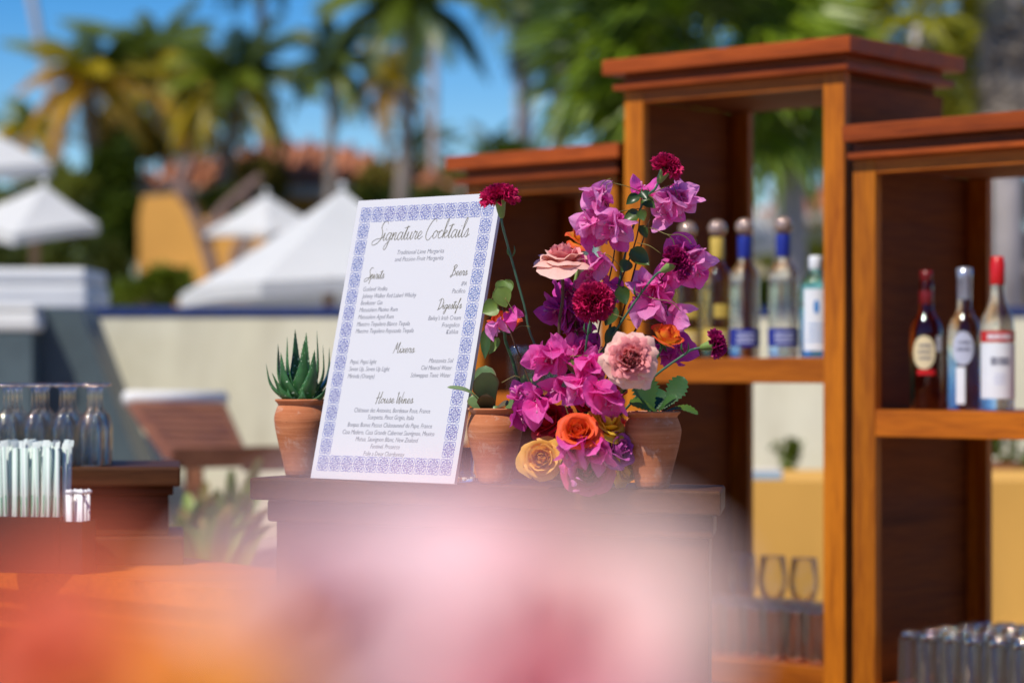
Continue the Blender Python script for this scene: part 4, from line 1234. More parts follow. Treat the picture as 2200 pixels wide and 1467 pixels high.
for i in range(4):
    for j in range(3):
        x, y = local_pt((slx, sly), 12, 0.0585 + i * 0.0075, -0.016 + j * 0.014)
        o = link('stirrer', stm, None, None, (x, y, ZB + 0.0065))
        o.rotation_euler = (rs.uniform(-0.05, 0.05), rs.uniform(-0.04, 0.04), 0)
        tag(o, 'short white stirrer, %s from the left in the %s row beside the wrapped straws' % (ORD[i], ('front', 'middle', 'back')[j]), 'stirrer', 'white stirrers in the black holder')

# ================================================================= MENU BOARD
SBL = P(667, 1028.5, 3.672); SBR = P(976, 1040.5, 3.494)
SBL.z = SBR.z = ZT + 0.0012
su = (SBR - SBL).normalized(); SW = (SBR - SBL).length
hb = Vector((-su.y, su.x, 0))            # horizontal, away from the viewer
LEAN = R(14.3)
sv = (hb * math.sin(LEAN) + Vector((0, 0, math.cos(LEAN)))).normalized()
SH = 0.440
sn = su.cross(sv).normalized()           # towards the viewer
if sn.y > 0: sn = -sn
menu = thing('menu_board', 'white cocktail menu board with blue patterned border leaning on the display stand', 'menu board', SBL)
TH = 0.006
def spt(s, t_, lift=0.0):
    """board coordinates in metres from the lower left, relative to the board's origin"""
    return su * s + sv * t_ + sn * lift
c8 = []
def bd(lift, e=0.0): return [spt(e, e, lift), spt(SW - e, e, lift), spt(SW - e, SH - e, lift), spt(e, SH - e, lift)]
f_, b_ = bd(0.0), bd(-TH)
MB().add(f_ + b_, [(0, 1, 5, 4), (1, 2, 6, 5), (2, 3, 7, 6), (3, 0, 4, 7), (7, 6, 5, 4)], False).add(bd(0.0), [(0, 1, 2, 3)], False, 1).build('panel', [foam_edge, white_print], menu)
# back strut
q0 = spt(SW * 0.5, SH * 0.62, -TH - 0.002); q1 = q0 + hb * 0.02; q1.z = 0.002
MB().obox(q0, q1, su * 0.018, hb * 0.0015).build('strut', foam_edge, menu)

def to_board(px, py):
    """photograph pixel to board coordinates"""
    o = Vector((0, 0, EZ)); dr = Vector(((px - 1100) / F, 1, -(py - HY) / F))
    tt = (SBL - o).dot(sn) / dr.dot(sn)
    q = o + dr * tt - SBL
    return q.dot(su), q.dot(sv)
def Z1(x, y): return to_board(640 + x / 2.1575, 380 + y / 2.1575)

def ribbon(mb, pts, w, lift, closed=False, n=5, m=0):
    q = [Vector((a, b, 0)) for a, b in pts]
    if closed: q = q + [q[0]]
    c = catmull(q, n) if len(q) > 2 else q
    vs = []; fs = []
    for i, p in enumerate(c):
        tg = c[min(i + 1, len(c) - 1)] - c[max(i - 1, 0)]
        if tg.length < 1e-9: tg = Vector((1, 0, 0))
        tg.normalize(); nn_ = Vector((-tg.y, tg.x, 0)) * w * 0.5
        # thin at upstrokes, thicker at downstrokes
        kk = 0.75 + 0.5 * max(0, -tg.y) if m == 0 else 1.0
        a, b = p + nn_ * kk, p - nn_ * kk
        vs += [spt(a.x, a.y, lift), spt(b.x, b.y, lift)]
    for i in range(len(c) - 1): fs.append((2 * i, 2 * i + 1, 2 * i + 3, 2 * i + 2))
    mb.add(vs, fs, False)

G = {
 'a': ([[(.36, .34), (.2, .41), (.05, .25), (.06, .05), (.16, 0), (.3, .16), (.37, .4)], [(.37, .4), (.34, .12), (.4, 0), (.54, .14)]], .48),
 'c': ([[(.34, .33), (.22, .41), (.06, .26), (.05, .08), (.17, 0), (.42, .14)]], .36),
 'e': ([[(0, .1), (.2, .19), (.3, .32), (.2, .41), (.07, .26), (.07, .07), (.2, 0), (.42, .14)]], .36),
 'g': ([[(.36, .34), (.2, .4), (.05, .24), (.06, .05), (.16, .01), (.3, .18), (.37, .4)], [(.37, .4), (.31, 0), (.2, -.42), (.05, -.46), (.06, -.28), (.28, -.05), (.5, .14)]], .45),
 'i': ([[(0, .14), (.11, .4), (.08, .1), (.15, 0), (.3, .14)], [(.14, .56), (.16, .6)]], .25),
 'k': ([[(0, .14), (.2, .85), (.16, 1.0), (.08, .7), (.04, 0)], [(.05, .16), (.2, .39), (.27, .31), (.12, .2), (.2, .02), (.42, .13)]], .38),
 'l': ([[(0, .14), (.22, .85), (.18, 1.0), (.08, .7), (.06, .1), (.13, 0), (.3, .14)]], .24),
 'n': ([[(0, .2), (.08, .4), (.05, 0)], [(.05, .1), (.2, .38), (.28, .34), (.25, .08), (.32, 0), (.46, .14)]], .42),
 'o': ([[(.22, .41), (.06, .28), (.05, .08), (.16, 0), (.3, .12), (.31, .32), (.22, .41)], [(.22, .41), (.34, .3), (.46, .36)]], .4),
 'p': ([[(0, .16), (.12, .4), (.03, -.42)], [(.07, .1), (.22, .4), (.33, .3), (.26, .05), (.12, .02)], [(.26, .05), (.46, .14)]], .42),
 'r': ([[(0, .14), (.1, .44), (.14, .36), (.27, .38), (.2, .08), (.27, 0), (.4, .14)]], .34),
 's': ([[(0, .1), (.19, .44), (.23, .2), (.19, .02), (.05, .03)], [(.2, .03), (.4, .15)]], .32),
 't': ([[(0, .14), (.18, .72), (.08, .12), (.15, 0), (.3, .14)], [(-.06, .6), (.32, .68)]], .25),
 'u': ([[(0, .2), (.07, .4), (.05, .1), (.13, 0), (.26, .14), (.33, .4)], [(.33, .4), (.3, .08), (.38, 0), (.52, .14)]], .46),
 'f': ([[(0, .14), (.22, .75), (.27, .98), (.18, .92), (.1, .4), (.02, -.38), (-.06, -.42), (0, -.2), (.15, .1), (.34, .16)]], .28),
 'x': ([[(0, .36), (.1, .39), (.22, .02), (.38, .13)], [(.33, .4), (0, 0)]], .34),
 'S': ([[(.62, .86), (.52, 1.0), (.3, .95), (.2, .7), (.36, .42), (.36, .1), (.1, -.15), (-.2, -.22), (-.25, -.05), (0, .08), (.35, .12), (.5, .16)]], .46),
 'C': ([[(.58, .84), (.52, 1.0), (.3, .92), (.06, .48), (.06, .08), (.28, -.08), (.5, .12), (.6, .2)]], .54),
 'B': ([[(.14, .92), (.04, .0), (-.1, -.14), (-.12, 0), (.1, .1)], [(-.02, .8), (.22, 1.0), (.4, .88), (.16, .5), (.38, .4), (.36, .12), (.12, 0)]], .48),
 'D': ([[(.14, .92), (.04, .02), (-.08, -.1)], [(-.14, .78), (.22, 1.0), (.5, .72), (.42, .2), (.12, -.02), (0, .06)]], .54),
 'M': ([[(-.08, -.05), (.0, .1), (.16, .95), (.18, .4), (.26, .35), (.46, .98), (.4, .1), (.48, 0), (.62, .12)]], .58),
 'H': ([[(.14, .98), (.0, -.1)], [(.48, 1.02), (.32, .06), (.42, -.02), (.56, .12)], [(-.1, .42), (.25, .48), (.52, .56)]], .52),
 'W': ([[(0, .8), (.08, .96), (.06, .15), (.14, .02), (.32, .6), (.32, .1), (.42, .0), (.64, 1.0)]], .56),
 ' ': ([], .26)}
inkh = M('menu_script_ink', m_plain, (0.16, 0.145, 0.085), 0.5, 0.1)
inkt = M('menu_text_ink', m_plain, (0.25, 0.255, 0.29), 0.5, 0.1)
inkb = NT('menu_border_ink'); v_ = inkb.coord()
inkb = inkb.done(inkb.bsdf(inkb.ramp(inkb.noise(v_, 5, 2), [(0.35, (0.10, 0.18, 0.50)), (0.65, (0.14, 0.13, 0.44))]), 0.5, 0.3))
inkl = M('menu_border_light_ink', m_plain, (0.22, 0.26, 0.55), 0.5, 0.05)

def script_text(txt, x0, x1, yb, unit_px):
    s0, t0 = Z1(x0, yb); s1, _ = Z1(x1, yb)
    _, th = Z1(x0, yb - unit_px); hgt = th - t0
    adv = sum(G[c][1] for c in txt); kx = (s1 - s0) / adv
    mb = MB(); x = s0
    for c in txt:
        for st in G[c][0]:
            ribbon(mb, [(x + a * kx + b * hgt * 0.13, t0 + b * hgt) for a, b in st], 0.00085 if unit_px > 70 else 0.0007, 0.0004)
        x += G[c][1] * kx
    mb.build('heading_print', inkh, menu)

def plain_text(txt, x0, x1, yb, size=0.0100):
    cu = bpy.data.curves.new('text', 'FONT'); cu.body = txt; cu.size = 1.0; cu.shear = 0.22; cu.offset = -0.010; cu.resolution_u = 2
    ob = bpy.data.objects.new('text', cu); COL.objects.link(ob)
    dg = bpy.context.evaluated_depsgraph_get(); dg.update()
    me = bpy.data.meshes.new_from_object(ob.evaluated_get(dg))
    bpy.data.objects.remove(ob); bpy.data.curves.remove(cu)
    xs = [v.co.x for v in me.vertices]; mn, mx = min(xs), max(xs)
    s0, t0 = Z1(x0, yb); s1, _ = Z1(x1, yb)
    k = (s1 - s0) / (mx - mn)
    ky = size
    for v in me.vertices:
        q = spt(s0 + (v.co.x - mn) * k, t0 + v.co.y * ky, 0.0004)
        v.co = q
    me.materials.clear(); me.materials.append(inkt); me.name = 'text_print'
    link('text_print', me, menu)

script_text('Signature Cocktails', 362, 785, 297, 88)
script_text('Spirits', 318, 397, 474, 52)
script_text('Beers', 712, 783, 458, 50)
script_text('Digestifs', 650, 756, 612, 48)
script_text('Mixers', 444, 538, 815, 50)
script_text('House Wines', 362, 532, 1047, 52)
for a in (('Traditional Lime Margarita', 460, 675, 360), ('and Passion Fruit Margarita', 449, 672, 392),
          ('Gotland Vodka', 302, 413, 530), ('Johnny Walker Red Laberl Whisky', 297, 547, 562), ('Beefeater Gin', 291, 391, 594),
          ('Matusalem Platino Rum', 285, 461, 626), ('Matusalem Aged Rum', 279, 443, 659), ('Maestro Tequilero Blanco Tequila', 273, 517, 692),
          ('Maestro Tequilero Reposado Tequila', 268, 535, 724), ('IPA', 757, 781, 505), ('Pacifico', 714, 775, 539),
          ("Bailey's Irish Cream", 604, 754, 664), ('Frangelico', 667, 748, 696), ('Kahlua', 687, 742, 727),
          ('Pepsi, Pepsi light', 242, 363, 866), ('Seven Up, Seven Up Light', 237, 424, 899), ('Mirinda (Orange)', 231, 354, 932),
          ('Manzanita Sol', 607, 719, 861), ('Ciel Mineral Water', 571, 713, 894), ('Schweppes Tonic Water', 522, 707, 928),
          ('Châteaux des Antonins, Bordeaux Rose, France', 261, 613, 1089), ('Scarpetta, Pinot Grigio, Italia', 323, 537, 1122),
          ('Bonpas Bonus Passus Châteauneuf du Pape, France', 230, 622, 1156), ('Casa Madero, Casa Grande Cabernet Sauvignon, Mexico', 207, 633, 1190),
          ('Mutua, Sauvignon Blanc, New Zealand', 267, 557, 1223), ('Fantinel, Prosecco', 336, 471, 1257), ('Folie a Deux Chardonnay', 303, 493, 1290)):
    plain_text(*a)

# border tiles
bx0, by0 = 0.0085, 0.011
NX, NY = 11, 16
tw, th_ = (SW - 2 * bx0) / NX, (SH - 2 * by0) / NY
cells = [(i, j) for i in range(NX) for j in range(NY) if i in (0, NX - 1) or j in (0, NY - 1)]
b1, b2 = MB(), MB()
for i, j in cells:
    cx, cy = bx0 + (i + 0.5) * tw, by0 + (j + 0.5) * th_
    for q in range(4):
        def rot(x, y):
            for _ in range(q): x, y = -y, x
            return (cx + x * tw * 0.93, cy + y * th_ * 0.93)
        w = 0.00075
        ribbon(b2, [rot(*p) for p in ((.14, .46), (.40, .47), (.48, .40), (.47, .14), (.36, .20), (.34, .34), (.20, .36), (.14, .46))], w, 0.0004, False, 3, 1)
        ribbon(b1, [rot(*p) for p in ((.08, .10), (.17, .26), (.30, .31), (.27, .17), (.08, .10))], w, 0.00045, False, 4, 1)
        ribbon(b1, [rot(*p) for p in ((0, .30), (.055, .38), (0, .49), (-.055, .38), (0, .30))], w * 1.1, 0.00045, False, 4, 1)
        ribbon(b1, [rot(*p) for p in ((0, .08), (.0, .28))], w, 0.00045, False, 2, 1)
        ribbon(b1, [rot(*p) for p in ((.0, .22), (.07, .27), (.11, .22))], w, 0.00045, False, 3, 1)
        ribbon(b1, [rot(*p) for p in ((.0, .22), (-.07, .27), (-.11, .22))], w, 0.00045, False, 3, 1)
        ribbon(b1, [rot(*p) for p in ((.15, .42), (.12, .46))], w * 1.8, 0.0005, False, 2, 1)
        ribbon(b1, [rot(*p) for p in ((-.15, .42), (-.12, .46))], w * 1.8, 0.0005, False, 2, 1)
        ribbon(b2, [rot(*p) for p in ((.10, 0), (0, .10))], w, 0.0004, False, 2, 1)
b1.build('border_print', inkb, menu)
b2.build('border_light_print', inkl, menu)

# ================================================================= POTS
def pot(label, px, d, h, rk, seed):
    c = P(px, 0, d)
    t = thing('terracotta_pot', label, 'plant pot', (c.x, d, ZT + 0.001), 0, 'small terracotta pots on the display stand')
    pr = [(0.0005, 0.0), (0.0225, 0.0), (0.0245, 0.003), (0.0292, 0.025), (0.0368, 0.055), (0.0412, 0.078), (0.0410, 0.088), (0.0375, 0.099), (0.0355, 0.1025), (0.0365, 0.1055), (0.0398, 0.1085), (0.0405, 0.110), (0.0398, 0.1116), (0.0375, 0.1112), (0.0350, 0.106), (0.0345, 0.095)]
    pr = [(r * rk, z * h / 0.1116) for r, z in pr]
    body = pr[:9]; rim = pr[8:]
    pc = catmull([Vector((r, 0, z)) for r, z in body[2:]], 3)
    MB().lathe(body[:2] + [(p.x, p.z) for p in pc], 48, (0, 0, 0), 0, True, 0.006).build('pot_body', terracotta, t)
    pc = catmull([Vector((r, 0, z)) for r, z in rim], 2)
    MB().lathe([(p.x, p.z) for p in pc], 48, (0, 0, 0), 0, True, 0.006).build('rim', terracotta, t)
    MB().lathe([(0.0348 * rk, h * 0.93), (0.02, h * 0.94), (0.0005, h * 0.945)], 20).build('soil', soil, t)
    return t
POT = {1: (648, 3.742, 0.119, 1.02), 2: (1063, 3.518, 0.109, 0.975), 3: (1402, 3.392, 0.107, 0.97)}
pot('terracotta pot with the spiky aloe, left of the menu board', *POT[1], 1)
pot('terracotta pot with the smooth paddle leaves, right of the menu board', *POT[2], 2)
pot('shaded terracotta pot with scalloped leaves, right of the flowers', *POT[3], 3)

def leaf_mesh(base, tip, w, nrm, bow=0.1, cup=0.25, scal=0.0, shape='paddle', thick=0.0, nu=10, nv=14, twist=0.0):
    """blade from base to tip; nrm = direction the upper face looks; bow lifts the middle along nrm"""
    L = (tip - base).length; ax = (tip - base).normalized()
    sd = ax.cross(nrm).normalized(); up = sd.cross(ax).normalized()
    def wid(v):
        if shape == 'paddle': return (0.22 + 0.78 * min(1, v / 0.62) ** 1.2) * (1 if v < 0.62 else math.sqrt(max(0, 1 - ((v - 0.62) / 0.38) ** 2.2)))
        if shape == 'ovate': return math.sin(math.pi * min(1, max(0, v)) ** 0.72) ** 0.75 * (1.0 if v < 0.75 else 1 - 0.25 * (v - 0.75) / 0.25)
        return math.sin(math.pi * v) ** 0.6
    def fn(u, v, off=0.0):
        a = 2 * u - 1
        ww = w * 0.5 * wid(v) * (1 + scal * (abs((v * 9) % 1 - 0.5) * -2 + 0.6) * (abs(a) ** 4))
        p = base + ax * (L * v) + up * (bow * L * math.sin(math.pi * min(1, v)) ) 
        tw = twist * v
        s2 = sd * math.cos(tw) + up * math.sin(tw)
        return p + s2 * (a * ww) + up * (cup * ww * a * a + off * (1 - a * a) * min(1, wid(v) * 1.5))
    mb = MB()
    if thick > 0:
        mb.grid(lambda u, v: fn(u, v, thick / 2), nu, nv); mb.grid(lambda u, v: fn(1 - u, v, -thick / 2), nu, nv)
    else: mb.grid(fn, nu, nv)
    return mb

aloe_m = M('aloe_skin', m_aloe)
dry_m = M('aloe_dry_tip', m_plain, (0.22, 0.13, 0.07), 0.8, 0.3, 60)
px, d, h, rk = POT[1]
ab = P(px, 0, d); ab.z = ZT + h * 0.93
al = thing('aloe', 'spiky dark green aloe with white flecked bands in the left pot', 'plant', ab)
def aloe_leaf(tip, w, outb, name='leaf'):
    tip = tip - ab; b0 = Vector((tip.x * 0.10, tip.y * 0.25, 0))
    horiz = Vector((tip.x, tip.y, 0))
    if horiz.length < 1e-4: horiz = Vector((0.01, -0.01, 0))
    mid = b0.lerp(tip, 0.45) + horiz.normalized() * outb
    cp = catmull([b0, mid, tip], 8); n = len(cp)
    outw = horiz.normalized(); 
    vs = []; uvs = []; fs = []
    K = 9
    for i, p in enumerate(cp):
        s = i / (n - 1); tg = (cp[min(i + 1, n - 1)] - cp[max(i - 1, 0)]).normalized()
        face = -outw * 1.0 + Vector((0, 0, 0.35)); sd = tg.cross(face).normalized(); up = sd.cross(tg).normalized()
        if up.dot(outw) > 0: up = -up
        ww = w * 0.5 * ((0.80 + 0.30 * math.sin(math.pi * min(1, s * 1.5))) * (1 - s ** 1.7) + 0.01)
        for k in range(K):
            a = 2 * math.pi * k / K
            x = math.cos(a); y = math.sin(a)
            hgt = (-0.42 * abs(y) if y < 0 else 0.04 * y)
            vs.append(p + sd * (ww * x) + up * (ww * hgt * 1.0)); uvs.append((k / K, s))
    for i in range(n - 1):
        for k in range(K):
            k2 = (k + 1) % K; fs.append((i * K + k, i * K + k2, (i + 1) * K + k2, (i + 1) * K + k))
    mb = MB().add(vs, fs, True, 0, uvs)
    # marginal teeth
    for i in range(2, n - 1):
        for k, sg in ((0, 1), (K // 2, -1)):
            p = Vector(vs[i * K + k]); sd = (Vector(vs[i * K]) - Vector(vs[i * K + K // 2]))
            sd = sd.normalized() * sg
            tg = (cp[min(i + 1, n - 1)] - cp[i - 1]).normalized()
            mb.add([p - tg * 0.0006, p + tg * 0.0006, p + sd * 0.0016 + tg * 0.0006, p + Vector((0, 0, 0.0003))], [(0, 1, 2), (1, 3, 2), (3, 0, 2)], False, 0, [(0.5, 0.5)] * 4)
    return mb.build(name, aloe_m, al)
ra = random.Random(12)
for tx, ty, dy, w, ob in ((571, 779, 0.0, 0.017, 0.016), (597, 738, 0.012, 0.018, 0.014), (617, 722, -0.006, 0.019, 0.008), (634, 707, 0.01, 0.021, 0.004), (658, 714, 0.02, 0.017, 0.004), (654, 731, -0.022, 0.021, 0.004),
                         (681, 709, 0.004, 0.019, 0.010), (694, 739, 0.0, 0.015, 0.014), (708, 744, 0.012, 0.016, 0.016), (676, 752, -0.026, 0.020, 0.008), (716, 783, 0.005, 0.014, 0.014), (603, 757, -0.024, 0.022, 0.010), (584, 800, -0.022, 0.018, 0.008),
                         (640, 770, 0.03, 0.02, 0.004)):
    aloe_leaf(P(tx, ty, d + dy), w * 1.75, ob)
for tx, ty, dy, w in ((598, 822, -0.034, 0.023), (650, 838, -0.036, 0.020), (702, 832, -0.032, 0.022), (618, 835, -0.03, 0.018)):
    l = aloe_leaf(P(tx, ty, d + dy), w, 0.012, 'stub_leaf')
MB().lathe([(0.0005, 0.012), (0.006, 0.010), (0.009, 0.0), (0.010, -0.01)], 10).build('heart', aloe_m, al)

# paddle leaves
kal = M('paddle_leaf', m_leaf, (0.11, 0.19, 0.07), (0.20, 0.31, 0.12), 0.15, 0.42, 20, (0.20, 0.12, 0.06))
kal_r = M('paddle_leaf_red', m_leaf, (0.10, 0.06, 0.03), (0.17, 0.13, 0.05), 0.15, 0.42, 20, (0.20, 0.05, 0.03))
px, d, h, rk = POT[2]
kb = P(px, 0, d); kb.z = ZT + h * 0.93
kp = thing('paddle_succulent', 'grey green succulent with smooth paddle leaves beside the menu board', 'plant', kb)
for bx_, by_, tx, ty, dy, w, nr, bow, m_ in (
        (1040, 882, 960, 832, -0.045, 0.013, (0.1, -0.5, 0.85), 0.16, kal), (1058, 882, 1036, 800, -0.030, 0.041, (0.15, -1, 0.1), -0.06, kal),
        (1036, 880, 1044, 785, 0.012, 0.038, (-0.3, -1, 0.2), -0.04, kal), (1084, 884, 1143, 804, -0.052, 0.027, (-0.45, -1, 0.35), -0.05, kal),
        (1040, 884, 1046, 846, -0.030, 0.026, (0.1, -1, 0.3), 0.05, kal_r), (1060, 886, 1092, 868, -0.034, 0.020, (0.1, -0.8, 0.7), 0.08, kal_r), (1030, 884, 1016, 848, 0.0, 0.024, (-0.3, -1, 0.3), 0.0, kal)):
    b_ = P(bx_, by_, d); tp = P(tx, ty, d + dy)
    leaf_mesh(b_ - kb, tp - kb, w, Vector(nr), bow, 0.22, 0, 'paddle', 0.0028, 10, 16).build('leaf', m_, kp)
MB().tube([(0, 0, -0.006), (0, 0, 0.012)], 0.006, 8).build('stem', kal, kp)
# scalloped leaves
scl = M('scalloped_leaf', m_leaf, (0.022, 0.075, 0.020), (0.05, 0.13, 0.03), 0.15, 0.38, 20)
scy = M('scalloped_leaf_light', m_leaf, (0.05, 0.11, 0.015), (0.11, 0.19, 0.02), 0.2, 0.4, 20)
px, d, h, rk = POT[3]
sb = P(px, 0, d); sb.z = ZT + h * 0.93
sp3 = thing('scalloped_succulent', 'dark green plant with broad scalloped leaves in the shaded right pot', 'plant', sb)
for bx_, by_, tx, ty, dy, w, nr, bow, m_ in (
        (1400, 886, 1378, 808, -0.005, 0.038, (0.2, -1, 0.3), -0.03, scl), (1425, 880, 1470, 810, 0.0, 0.030, (-0.35, -1, 0.3), -0.04, scl),
        (1415, 888, 1352, 866, -0.030, 0.022, (0.1, -0.8, 0.8), 0.08, scy), (1430, 884, 1500, 890, -0.012, 0.019, (0.1, -0.5, 1), 0.16, scy), (1415, 884, 1455, 852, -0.02, 0.018, (0, -0.8, 0.8), 0.08, scl),
        (1395, 886, 1425, 838, 0.02, 0.03, (0, -1, 0.3), 0.0, scl)):
    leaf_mesh(P(bx_, by_, d) - sb, P(tx, ty, d + dy) - sb, w, Vector(nr), bow, 0.2, 0.28, 'paddle', 0.0016, 10, 36).build('leaf', m_, sp3)
MB().tube([(0, 0, -0.006), (0, 0, 0.012)], 0.005, 8).build('stem', scl, sp3)

# ================================================================= FLOWERS
VX = P(1258, 0, 3.49).x; VY = 3.495; VZ = ZT + 0.001
vase = thing('flower_bowl', 'low clay bowl hidden under the roses holding the flower stems', 'vase', (VX, VY, VZ))
MB().lathe([(0.0005, 0), (0.022, 0), (0.024, 0.002), (0.030, 0.03), (0.032, 0.055), (0.031, 0.072), (0.029, 0.072), (0.029, 0.055), (0.020, 0.006), (0.0005, 0.006)], 30).build('bowl', terracotta, vase)
MB().lathe([(0.029, 0.066), (0.015, 0.070), (0.0005, 0.071)], 20).build('moss', M('moss', m_plain, (0.03, 0.06, 0.015), 0.95, 0.4, 80, 0.1, 0.8, 200), vase)
MOUTH = Vector((VX, VY, VZ + 0.071))
stem_g = M('stem_green', m_plain, (0.035, 0.11, 0.035), 0.45, 0.25, 30)
stem_y = M('stem_light_green', m_plain, (0.16, 0.26, 0.05), 0.45, 0.25, 30)
stem_b = M('stem_brown', m_plain, (0.085, 0.045, 0.02), 0.6, 0.3, 30)
tendril_m = M('tendril_green', m_plain, (0.17, 0.14, 0.035), 0.5, 0.2, 30)

def rose_petals(Rr, n, openn, seed, ruff=0.04, dense=1.0, nu=9, nv=8, notch=0.0):
    rnd = random.Random(seed); out = []
    for i in range(n):
        t = (i + 0.5) / n
        phi0 = i * 2.39996 + rnd.uniform(-0.15, 0.15)
        rm = Rr * (0.08 + 0.74 * t ** (0.9 / dense))
        H = Rr * (0.98 + 0.12 * math.sin(t * 3) - 0.30 * openn * t ** 2) * rnd.uniform(0.95, 1.05)
        S = (1.25 - 0.45 * t) * rnd.uniform(0.92, 1.08)
        flare = (-0.32 * (1 - t) + 0.72 * openn * t ** 1.4) * Rr
        droop = 0.85 * openn * t ** 3 * Rr
        curl = 0.20 * t * Rr * (0.4 + openn)
        ph1, ph2 = rnd.uniform(0, 6), rnd.uniform(0, 6)
        pt = rnd.uniform(0.03, 0.12)
        def fn(u, v, phi0=phi0, rm=rm, H=H, S=S, flare=flare, droop=droop, curl=curl, ph1=ph1, ph2=ph2, pt=pt, t=t):
            a = 2 * u - 1
            vt = 1 - 0.30 * abs(a) ** 2.4 + pt * (1 - min(1, abs(a) * 2.2)) * 0.9
            w = v * vt
            span = S * (0.32 + 0.68 * min(1, w / 0.5) ** 0.8)
            r = rm * (math.sin(min(1, w / 0.6) * math.pi / 2) * 0.94 + 0.06)
            r += flare * max(0, w - 0.45) ** 1.5 * 2.0
            r += curl * max(0, v - 0.78) ** 1.5 * 6 * (0.5 + 0.6 * abs(a))
            r += ruff * Rr * v * v * (math.sin(a * 5 + ph1) * 0.6 + math.sin(a * 9 + ph2) * 0.4)
            z = H * w - droop * w ** 3 - curl * max(0, v - 0.84) ** 1.3 * 5 * (0.4 + abs(a) * 0.6)
            z += ruff * 0.6 * Rr * v * math.sin(a * 6 + ph2)
            r += 0.05 * Rr * abs(a) ** 3 * v * (0.3 + t)
            an = phi0 + a * span
            return Vector((r * math.cos(an), r * math.sin(an), z))
        out.append(MB().grid(fn, nu, nv))
    return out

def head_root(px, py, d, axis, Rr, name, label, cat, group=None, k=0.45):
    axis = Vector(axis).normalized(); c = P(px, py, d)
    loc = c - axis * Rr * k
    t = thing(name, label, cat, loc, 0, group)
    return t, Vector((0, 0, 1)).rotation_difference(axis), axis, loc

def stem(t, loc, axis, via, mat, r=0.0022, start=0.0, endp=None, knots=True):
    pts = [-axis * start, -axis * (start + 0.012)] + [v - loc for v in via] + [(endp or MOUTH) - loc]
    cp = catmull(pts, 6)
    rr = [r * (1.0 + (0.22 if knots and (i % 13 == 7) else 0)) for i in range(len(cp))]
    MB().tube(cp, rr, 7).build('stem', mat, t)

def sepals(t, q, Rr, n=5, mat=None, L=0.5):
    for i in range(n):
        a = 2 * math.pi * i / n + 0.3
        d_ = Vector((math.cos(a), math.sin(a), 0))
        b_ = d_ * Rr * 0.08; tp = d_ * Rr * 0.55 + Vector((0, 0, Rr * L * (0.4 if i % 2 else -0.3)))
        o = leaf_mesh(b_, tp, Rr * 0.20, Vector((0, 0, 1)), -0.12, 0.3, 0, 'ovate', 0, 4, 6).build('sepal', mat or stem_g, t)
        o.rotation_mode = 'QUATERNION'; o.rotation_quaternion = q

PB = lambda nm, st, **k: M(nm, m_petal, st, **k)
pm_pale = PB('petal_blush', [(0.0, (0.78, 0.26, 0.18)), (0.45, (0.84, 0.34, 0.28)), (1.0, (0.88, 0.56, 0.48))], trans=0.3, vein=0.05, obj_var=0.05)
pm_pink = PB('petal_rose_pink', [(0.0, (0.72, 0.13, 0.11)), (0.5, (0.80, 0.20, 0.22)), (1.0, (0.86, 0.34, 0.35))], trans=0.3, vein=0.06, obj_var=0.06)
pm_orange = PB('petal_orange', [(0.0, (0.75, 0.22, 0.01)), (0.6, (0.80, 0.13, 0.015)), (1.0, (0.82, 0.10, 0.03))], trans=0.3, vein=0.06, obj_var=0.07)
pm_yor = PB('petal_yellow_orange', [(0.0, (0.85, 0.42, 0.01)), (0.55, (0.85, 0.34, 0.03)), (0.85, (0.80, 0.16, 0.03)), (1.0, (0.70, 0.05, 0.02))], trans=0.35, vein=0.06, obj_var=0.06)
pm_yellow = PB('petal_yellow', [(0.0, (0.80, 0.40, 0.01)), (0.6, (0.85, 0.50, 0.02)), (1.0, (0.86, 0.56, 0.07))], trans=0.35, vein=0.05, obj_var=0.06)
pm_peach = PB('petal_apricot', [(0.0, (0.85, 0.34, 0.01)), (0.6, (0.86, 0.42, 0.03)), (1.0, (0.84, 0.46, 0.10))], trans=0.35, vein=0.05, obj_var=0.06)
pm_red = PB('petal_red', [(0.0, (0.50, 0.02, 0.012)), (1.0, (0.55, 0.012, 0.03))], trans=0.25, vein=0.08, obj_var=0.1)
pm_mag = PB('petal_magenta', [(0.0, (0.50, 0.04, 0.13)), (1.0, (0.58, 0.06, 0.20))], trans=0.25, vein=0.08, obj_var=0.08)
pm_lilac = PB('petal_lilac', [(0.0, (0.45, 0.09, 0.36)), (1.0, (0.52, 0.10, 0.40))], trans=0.3, vein=0.06, obj_var=0.06)
pm_coral = PB('petal_coral', [(0.0, (0.75, 0.12, 0.06)), (1.0, (0.75, 0.10, 0.07))], trans=0.3, vein=0.06, obj_var=0.06)

def rose(label, px, py, d, rpx, axis, n, openn, mat, via=(), seed=1, name='rose', ruff=0.04, dense=1.0, inner=None, stem_m=None, cat='rose', rad=None, endp=None, k=0.45):
    Rr = rpx / F * d if rad is None else rad
    # the grown head is a little wider than its nominal radius
    t, q, ax, loc = head_root(px, py, d, axis, Rr, name, label, cat, 'roses in the arrangement' if rad is None else 'roses close to the camera', k)
    for i, mb in enumerate(rose_petals(Rr, n, openn, seed, ruff, dense)):
        m_ = mat if inner is None or i > n * (0.8 if dense < 1 else 0.55) else inner
        o = mb.build('petal', m_, t)
        o.rotation_mode = 'QUATERNION'; o.rotation_quaternion = q
    MB().lathe([(0.0005, -Rr * 0.22), (Rr * 0.10, -Rr * 0.18), (Rr * 0.16, -Rr * 0.02), (Rr * 0.12, Rr * 0.08)], 12).build('receptacle', stem_g, t)
    t.children[-1].rotation_mode = 'QUATERNION'; t.children[-1].rotation_quaternion = q
    sepals(t, q, Rr)
    stem(t, loc, ax, via, stem_m or stem_g, 0.0023, Rr * 0.15, endp)
    return t

